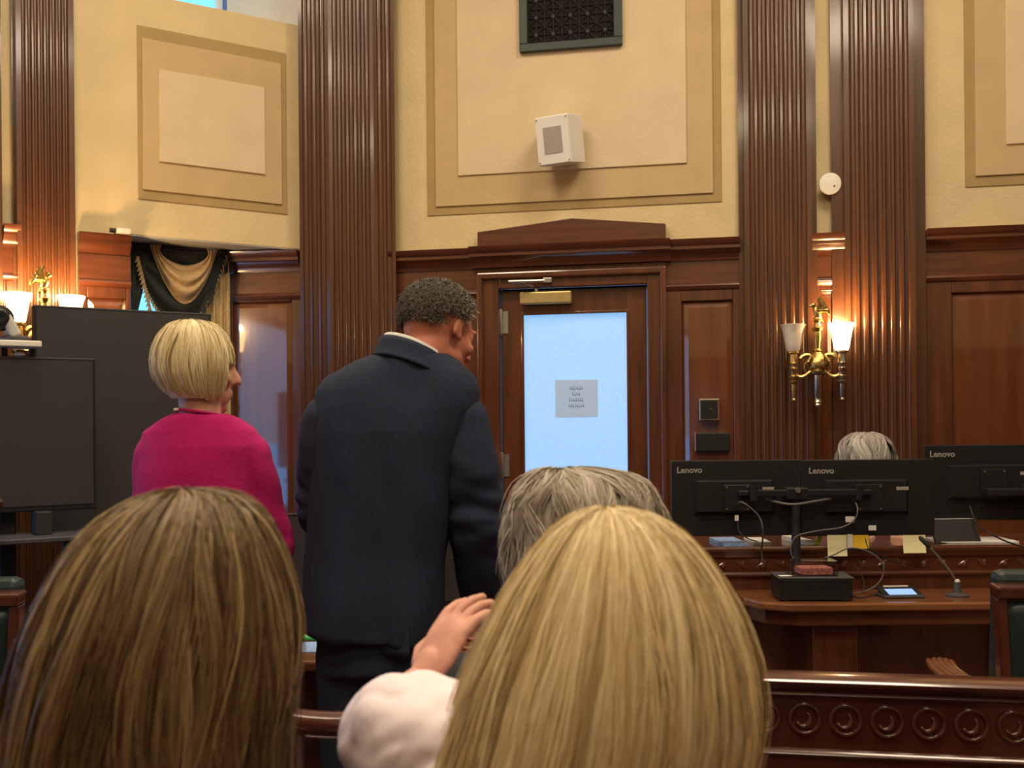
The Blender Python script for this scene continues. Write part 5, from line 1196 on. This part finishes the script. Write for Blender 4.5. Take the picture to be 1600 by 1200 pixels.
for A in (AL, AR):
    a, b, c = map(Vector, A); limb(sw_, [a, a.lerp(b, 0.5), b, b.lerp(c, 0.9)], [0.060, 0.056, 0.050, 0.040], 20)
sweater = put('sweater', ripple(blob(sw_, 0.006, 6), lambda p: 0.009 * noise.noise(Vector((p.x * 8, p.y * 7, p.z * 5))) + 0.003 * math.sin(p.z * 60 + p.x * 40) * max(0, abs(p.x) - 0.10) * 8), 'knit_magenta', wom)
MB().tube([(0.008 + 0.062 * math.cos(a), 0.056 * math.sin(a), 1.427 - 0.010 * math.cos(a - 0.5)) for a in [2 * math.pi * k / 32 for k in range(33)]], 0.0042, 8).build('neckband', 'knit_magenta', sweater, smooth='all')
MB().ell((-0.038, -0.052, 1.436), (0.007, 0.004, 0.004)).build('necklace_clasp', 'pearl', wom, smooth='all')
tr = MB(); loft(tr, [(0.76, 0, 0, 0.15, 0.118), (0.92, 0, 0, 0.152, 0.118)])
for sx in (-0.078, 0.078): limb(tr, [(sx, 0, 0.80), (sx, 0.012, 0.46), (sx, 0.0, 0.09)], [0.084, 0.064, 0.056], 18)
put('trousers', blob(tr, 0.01, 4), 'cloth_dark', wom)
for sx in (-0.075, 0.075):
    shs = MB(); shs.ell((sx, 0.05, 0.034), (0.040, 0.125, 0.032)); shs.ell((sx, -0.03, 0.045), (0.036, 0.05, 0.043)); shs.box(sx - 0.034, sx + 0.034, -0.07, 0.15, 0.001, 0.018)
    put('shoe', blob(shs, 0.007, 3), 'black_plastic', wom)
EW = env_from_px([(502, 293, 308), (505, 276, 325), (512, 260, 340), (526, 248, 353), (545, 240, 362), (565, 237, 366), (583, 239, 366), (596, 246, 363), (608, 254, 360), (620, 268, 356), (632, 290, 350)], 2.655, 0.098, wr, 0.0)
BL = [(0.52, 0.37, 0.17), (0.68, 0.54, 0.28), (0.80, 0.68, 0.41), (0.88, 0.80, 0.57)]
FACE_W = math.atan2(math.cos(R(64)), math.sin(R(64)))
hair(wom, EW, 13000, BL, 11, tilt=0.15, seg=12, nlock=60, clump=0.4, bump=0.05, w=0.0010, face=FACE_W, face_half=0.80, t_face=0.54, t0=0.45, tend=(0.90, 1.0), shell=0.95, fly=0.015, sway=0.10, wave=0.025, wavef=1.2, twist=0.35)

# ---------------------------------------------------------------- seated people
def seated(root, label, sh_z, skin, top, legs, H, k, sh_w=0.17, arms=None, cx=0.0, lean=0.0, voxel=0.008, hands=True, top_name='blouse', facing=1, extra=None, fold=None):
    p = empty('person', root, 0, label, 'person'); f = facing
    bd = MB(); head_prims(bd, H, k); hc = H.translation
    limb(bd, [(cx, -0.02 * f, sh_z - 0.03), (cx, -0.01 * f, sh_z + 0.05), (hc.x, hc.y - 0.015 * f, hc.z - 0.05)], [0.058, 0.052, 0.054], 16)
    tors = lambda g: [(0.45, cx, 0.02 * f, 0.165 + g, 0.125 + g), (0.60, cx, 0.0, 0.150 + g, 0.115 + g), (sh_z - 0.25, cx, -0.01 * f, 0.140 + g, 0.105 + g), (sh_z - 0.10, cx, -0.02 * f, 0.150 + g, 0.100 + g), (sh_z - 0.02, cx, -0.02 * f, sh_w * 0.82 + g, 0.075 + g), (sh_z + 0.03, cx, -0.02 * f, 0.070 + g, 0.055 + g)]
    loft(bd, tors(0))
    arms = arms or [[(cx + s * sh_w, -0.02 * f, sh_z - 0.04), (cx + s * (sh_w + 0.05), 0.04 * f, sh_z - 0.30), (cx + s * 0.10, 0.26 * f, 0.62)] for s in (-1, 1)]
    for A in arms: limb(bd, A, [0.045, 0.036, 0.025])
    for s in (-1, 1): limb(bd, [(cx + s * 0.08, 0.02 * f, 0.52), (cx + s * 0.09, 0.38 * f, 0.50), (cx + s * 0.09, 0.40 * f, 0.09)], [0.080, 0.056, 0.038]); limb(bd, [(cx + s * 0.09, 0.38 * f, 0.04), (cx + s * 0.09, 0.54 * f, 0.03)], [0.034, 0.026])
    me = blob(bd, voxel, 3)
    if hands:
        for i, A in enumerate(arms): me = joinmesh(me, hand_mesh(A[2], (0.03 if i == 0 else -0.03, 0.1 * f, -0.03), (0, 0.02, 1), (-1 if i == 0 else 1) * f, 0.6, 0.92, 0.004))
    put('body', me, skin, p); eyes(p, H, k)
    tp = MB(); loft(tp, tors(0.016))
    for A in arms: a, b, c = map(Vector, A); limb(tp, [a, a.lerp(b, 0.5), b, b.lerp(c, 0.85)], [0.062, 0.056, 0.050, 0.038], 16)
    if extra: extra(tp)
    put(top_name, ripple(blob(tp, voxel, 5), fold or (lambda q: 0.005 * noise.noise(q * 9))), top, p)
    tr = MB(); loft(tr, [(0.43, cx, 0.02 * f, 0.172, 0.13), (0.60, cx, 0.0, 0.160, 0.125)])
    for s in (-1, 1): limb(tr, [(cx + s * 0.08, 0.03 * f, 0.53), (cx + s * 0.09, 0.385 * f, 0.51), (cx + s * 0.09, 0.40 * f, 0.10)], [0.088, 0.068, 0.055], 16)
    put('trousers', blob(tr, 0.01, 4), legs, p)
    for s in (-1, 1):
        shs = MB(); x = cx + s * 0.09; shs.ell((x, 0.46 * f, 0.034), (0.040, 0.12, 0.032)); shs.ell((x, 0.39 * f, 0.045), (0.036, 0.05, 0.043)); shs.box(x - 0.034, x + 0.034, min(0.35 * f, 0.56 * f), max(0.35 * f, 0.56 * f), 0.001, 0.018)
        put('shoe', blob(shs, 0.008, 3), 'black_plastic', p)
    return p
# brown-haired woman
br = Vector((-0.312, 0.955, 0)); Hb = HM((0.0, 0.012, 1.205), 0, 2)
brown = seated(br, 'seated person with highlighted brown shoulder-length hair, seen from behind', 1.03, 'skin_light', 'cloth_dark', 'cloth_dark', Hb, 0.95, sh_w=0.145, top_name='top')
EB = env_from_px([(757, 275, 300), (760, 245, 345), (766, 218, 378), (778, 190, 402), (800, 153, 424), (830, 120, 440), (870, 92, 453), (920, 64, 464), (970, 43, 469), (1020, 29, 468), (1070, 18, 463), (1120, 10, 456), (1170, 3, 452), (1220, -4, 448), (1300, -10, 440)], 0.955, 0.125, br, 0.0, 0.050)
BRN = [(0.050, 0.028, 0.016), (0.12, 0.072, 0.036), (0.23, 0.15, 0.075), (0.38, 0.27, 0.135), (0.54, 0.41, 0.23)]
hair(brown, EB, 30000, BRN, 21, seg=14, nlock=95, clump=0.48, bump=0.085, w=0.00062, face=R(90), face_half=0.75, t_face=0.30, t0=0.30, tend=(0.72, 1.0), shell=0.93, fly=0.02, sway=0.08, wave=0.05, wavef=1.2)
# blonde woman in the pale pink blouse, left hand raised to her face
bl = Vector((0.082, 0.945, 0)); Hl = HM((0.0, 0.012, 1.195), 0, 4)
W_ = lambda x, y, Y: at(x, y, Y) - bl
armL = [W_(662, 1178, 0.985), (-0.225, 0.24, 0.935), W_(655, 1076, 1.20)]
armR = [(0.165, -0.02, 1.0), (0.215, 0.05, 0.74), (0.08, 0.28, 0.62)]
def puff(pf):
    a, b, c = map(Vector, armL)
    limb(pf, [(-0.085, -0.005, 1.055), a + Vector((0.012, 0.0, 0.004)), a.lerp(b, 0.30), a.lerp(b, 0.62), a.lerp(b, 0.95)], [0.060, 0.066, 0.064, 0.060, 0.050], 20)
    pf.ell(W_(648, 1125, 1.0), (0.064, 0.055, 0.046)); pf.ell(W_(600, 1150, 1.02), (0.045, 0.05, 0.05))
def bfold(q):
    n1 = noise.noise(Vector((q.x * 10 + q.z * 9, q.y * 7, q.z * 8))); n2 = noise.noise(Vector((q.x * 22 - q.z * 18, q.y * 12, q.z * 20 + 3)))
    return 0.007 * n1 - 0.010 * max(0, 0.35 - abs(n2)) * 1.2
blonde = seated(bl, 'seated person with long straight blonde hair in a pale pink blouse, hand raised', 1.045, 'skin_hand', 'blouse_pink', 'cloth_dark', Hl, 0.95, arms=[armL, armR], hands=False, voxel=0.005, extra=puff, fold=bfold)
body = [c for c in blonde.children if c.name.startswith('body')][0]
hf_ = (W_(722, 952, 1.25) - Vector(armL[2])).normalized()
hand = hand_mesh(Vector(armL[2]) + hf_ * 0.012, hf_, (-0.75, -0.65, 0.15), -1, 0.40, 0.84, 0.0028)
joinmesh(body.data, hand); joinmesh(body.data, hand_mesh(armR[2], (-0.03, 0.1, -0.03), (0, 0.02, 1), 1, 0.6, 0.92, 0.004)); body.data.polygons.foreach_set('use_smooth', [True] * len(body.data.polygons))
EL = env_from_px([(789, 935, 960), (791, 915, 990), (797, 893, 1018), (810, 870, 1048), (830, 846, 1078), (860, 818, 1108), (900, 790, 1138), (950, 762, 1163), (1000, 736, 1180), (1050, 714, 1190), (1100, 699, 1194), (1150, 684, 1186), (1200, 668, 1172), (1260, 660, 1160), (1340, 655, 1150)], 0.945, 0.125, bl, 0.0, 0.040)
BLO = [(0.46, 0.32, 0.15), (0.64, 0.48, 0.24), (0.77, 0.62, 0.34), (0.86, 0.73, 0.45), (0.92, 0.82, 0.57)]
hair(blonde, EL, 32000, BLO, 31, seg=13, nlock=110, clump=0.42, bump=0.06, w=0.00062, face=R(90), face_half=0.75, t_face=0.28, t0=0.26, tend=(0.90, 1.0), shell=0.94, fly=0.025, sway=0.07, wave=0.012, wavef=1.2, twist=0.4)
# grey-haired person one row ahead
gr_ = Vector((0.104, 1.62, 0)); Hg = HM((0.0, 0.01, 1.195), 0, 2)
grey = seated(gr_, 'seated person with curly grey hair, mostly hidden behind the blonde hair', 1.03, 'skin_light', 'cloth_dark', 'cloth_grey', Hg, 0.95, top_name='top')
EG = env_from_px([(734, 862, 905), (737, 838, 948), (744, 822, 988), (756, 808, 1012), (775, 797, 1028), (800, 790, 1038), (830, 786, 1043), (865, 785, 1043), (900, 790, 1038), (940, 800, 1028), (980, 815, 1010)], 1.60, 0.115, gr_, 0.0)
GRY = [(0.27, 0.235, 0.185), (0.42, 0.375, 0.31), (0.55, 0.50, 0.42), (0.66, 0.62, 0.54)]
hair(grey, EG, 8000, GRY, 41, seg=16, nlock=70, clump=0.6, bump=0.05, w=0.0008, face=R(90), face_half=0.8, t_face=0.4, t0=0.5, tend=(0.6, 1.0), shell=0.93, fly=0.08, sway=0.22, wave=0.07, wavef=2.6, m='hair_dry', twist=0.6)
# clerk behind the monitors, facing the room
ck = Vector((1.655, 5.06, 0)); Hc = Matrix.Translation((0, 0.0, 1.19)) @ Matrix.Rotation(math.pi, 4, 'Z') @ Matrix.Rotation(R(-14), 4, 'X')
clerk = seated(ck, 'clerk with short silver hair sitting behind the paired monitors', 1.02, 'skin_light', 'cloth_maroon', 'cloth_dark', Hc, 0.95, top_name='top', facing=-1,
               arms=[[(-0.165, 0.02, 0.98), (-0.22, -0.03, 0.76), (-0.12, -0.26, 0.915)], [(0.165, 0.02, 0.98), (0.22, -0.03, 0.76), (0.06, -0.27, 0.915)]])
EC = env_from_px([(676, 1340, 1360), (679, 1327, 1374), (685, 1318, 1384), (695, 1311, 1391), (710, 1307, 1395), (725, 1307, 1395), (745, 1311, 1391), (765, 1318, 1385)], 5.06, 0.112, ck, 0.0)
SIL = [(0.22, 0.20, 0.18), (0.40, 0.37, 0.34), (0.55, 0.52, 0.48), (0.70, 0.67, 0.63)]
hair(clerk, EC, 4500, SIL, 51, seg=10, nlock=26, clump=0.6, bump=0.16, w=0.0015, face=R(-90), face_half=0.75, t_face=0.80, t0=0.45, tend=(0.75, 1.0), shell=0.90, fly=0.12, sway=0.3, wave=0.08, wavef=1.5)
oc = empty('desk_chair', (ck.x, ck.y, 0), 0, 'dark office chair under the silver-haired clerk', 'chair')
MB().box(-0.23, 0.23, -0.22, 0.20, 0.36, 0.425).build('seat', 'black_matte', oc, bevel=0.02); MB().box(-0.20, 0.20, 0.19, 0.23, 0.50, 0.82).build('backrest', 'black_matte', oc, bevel=0.018)
MB().lathe([(0.03, 0.08), (0.03, 0.36)], 12).build('column', 'dark_grey', oc)
MB().box(-0.02, 0.02, 0.15, 0.225, 0.38, 0.55).build('back_bar', 'dark_grey', oc)
for k in range(5):
    a = k * 2 * math.pi / 5; MB().tube([(0, 0, 0.09), (0.26 * math.cos(a), 0.26 * math.sin(a), 0.03)], [0.025, 0.02], 8).build('leg', 'dark_grey', oc)
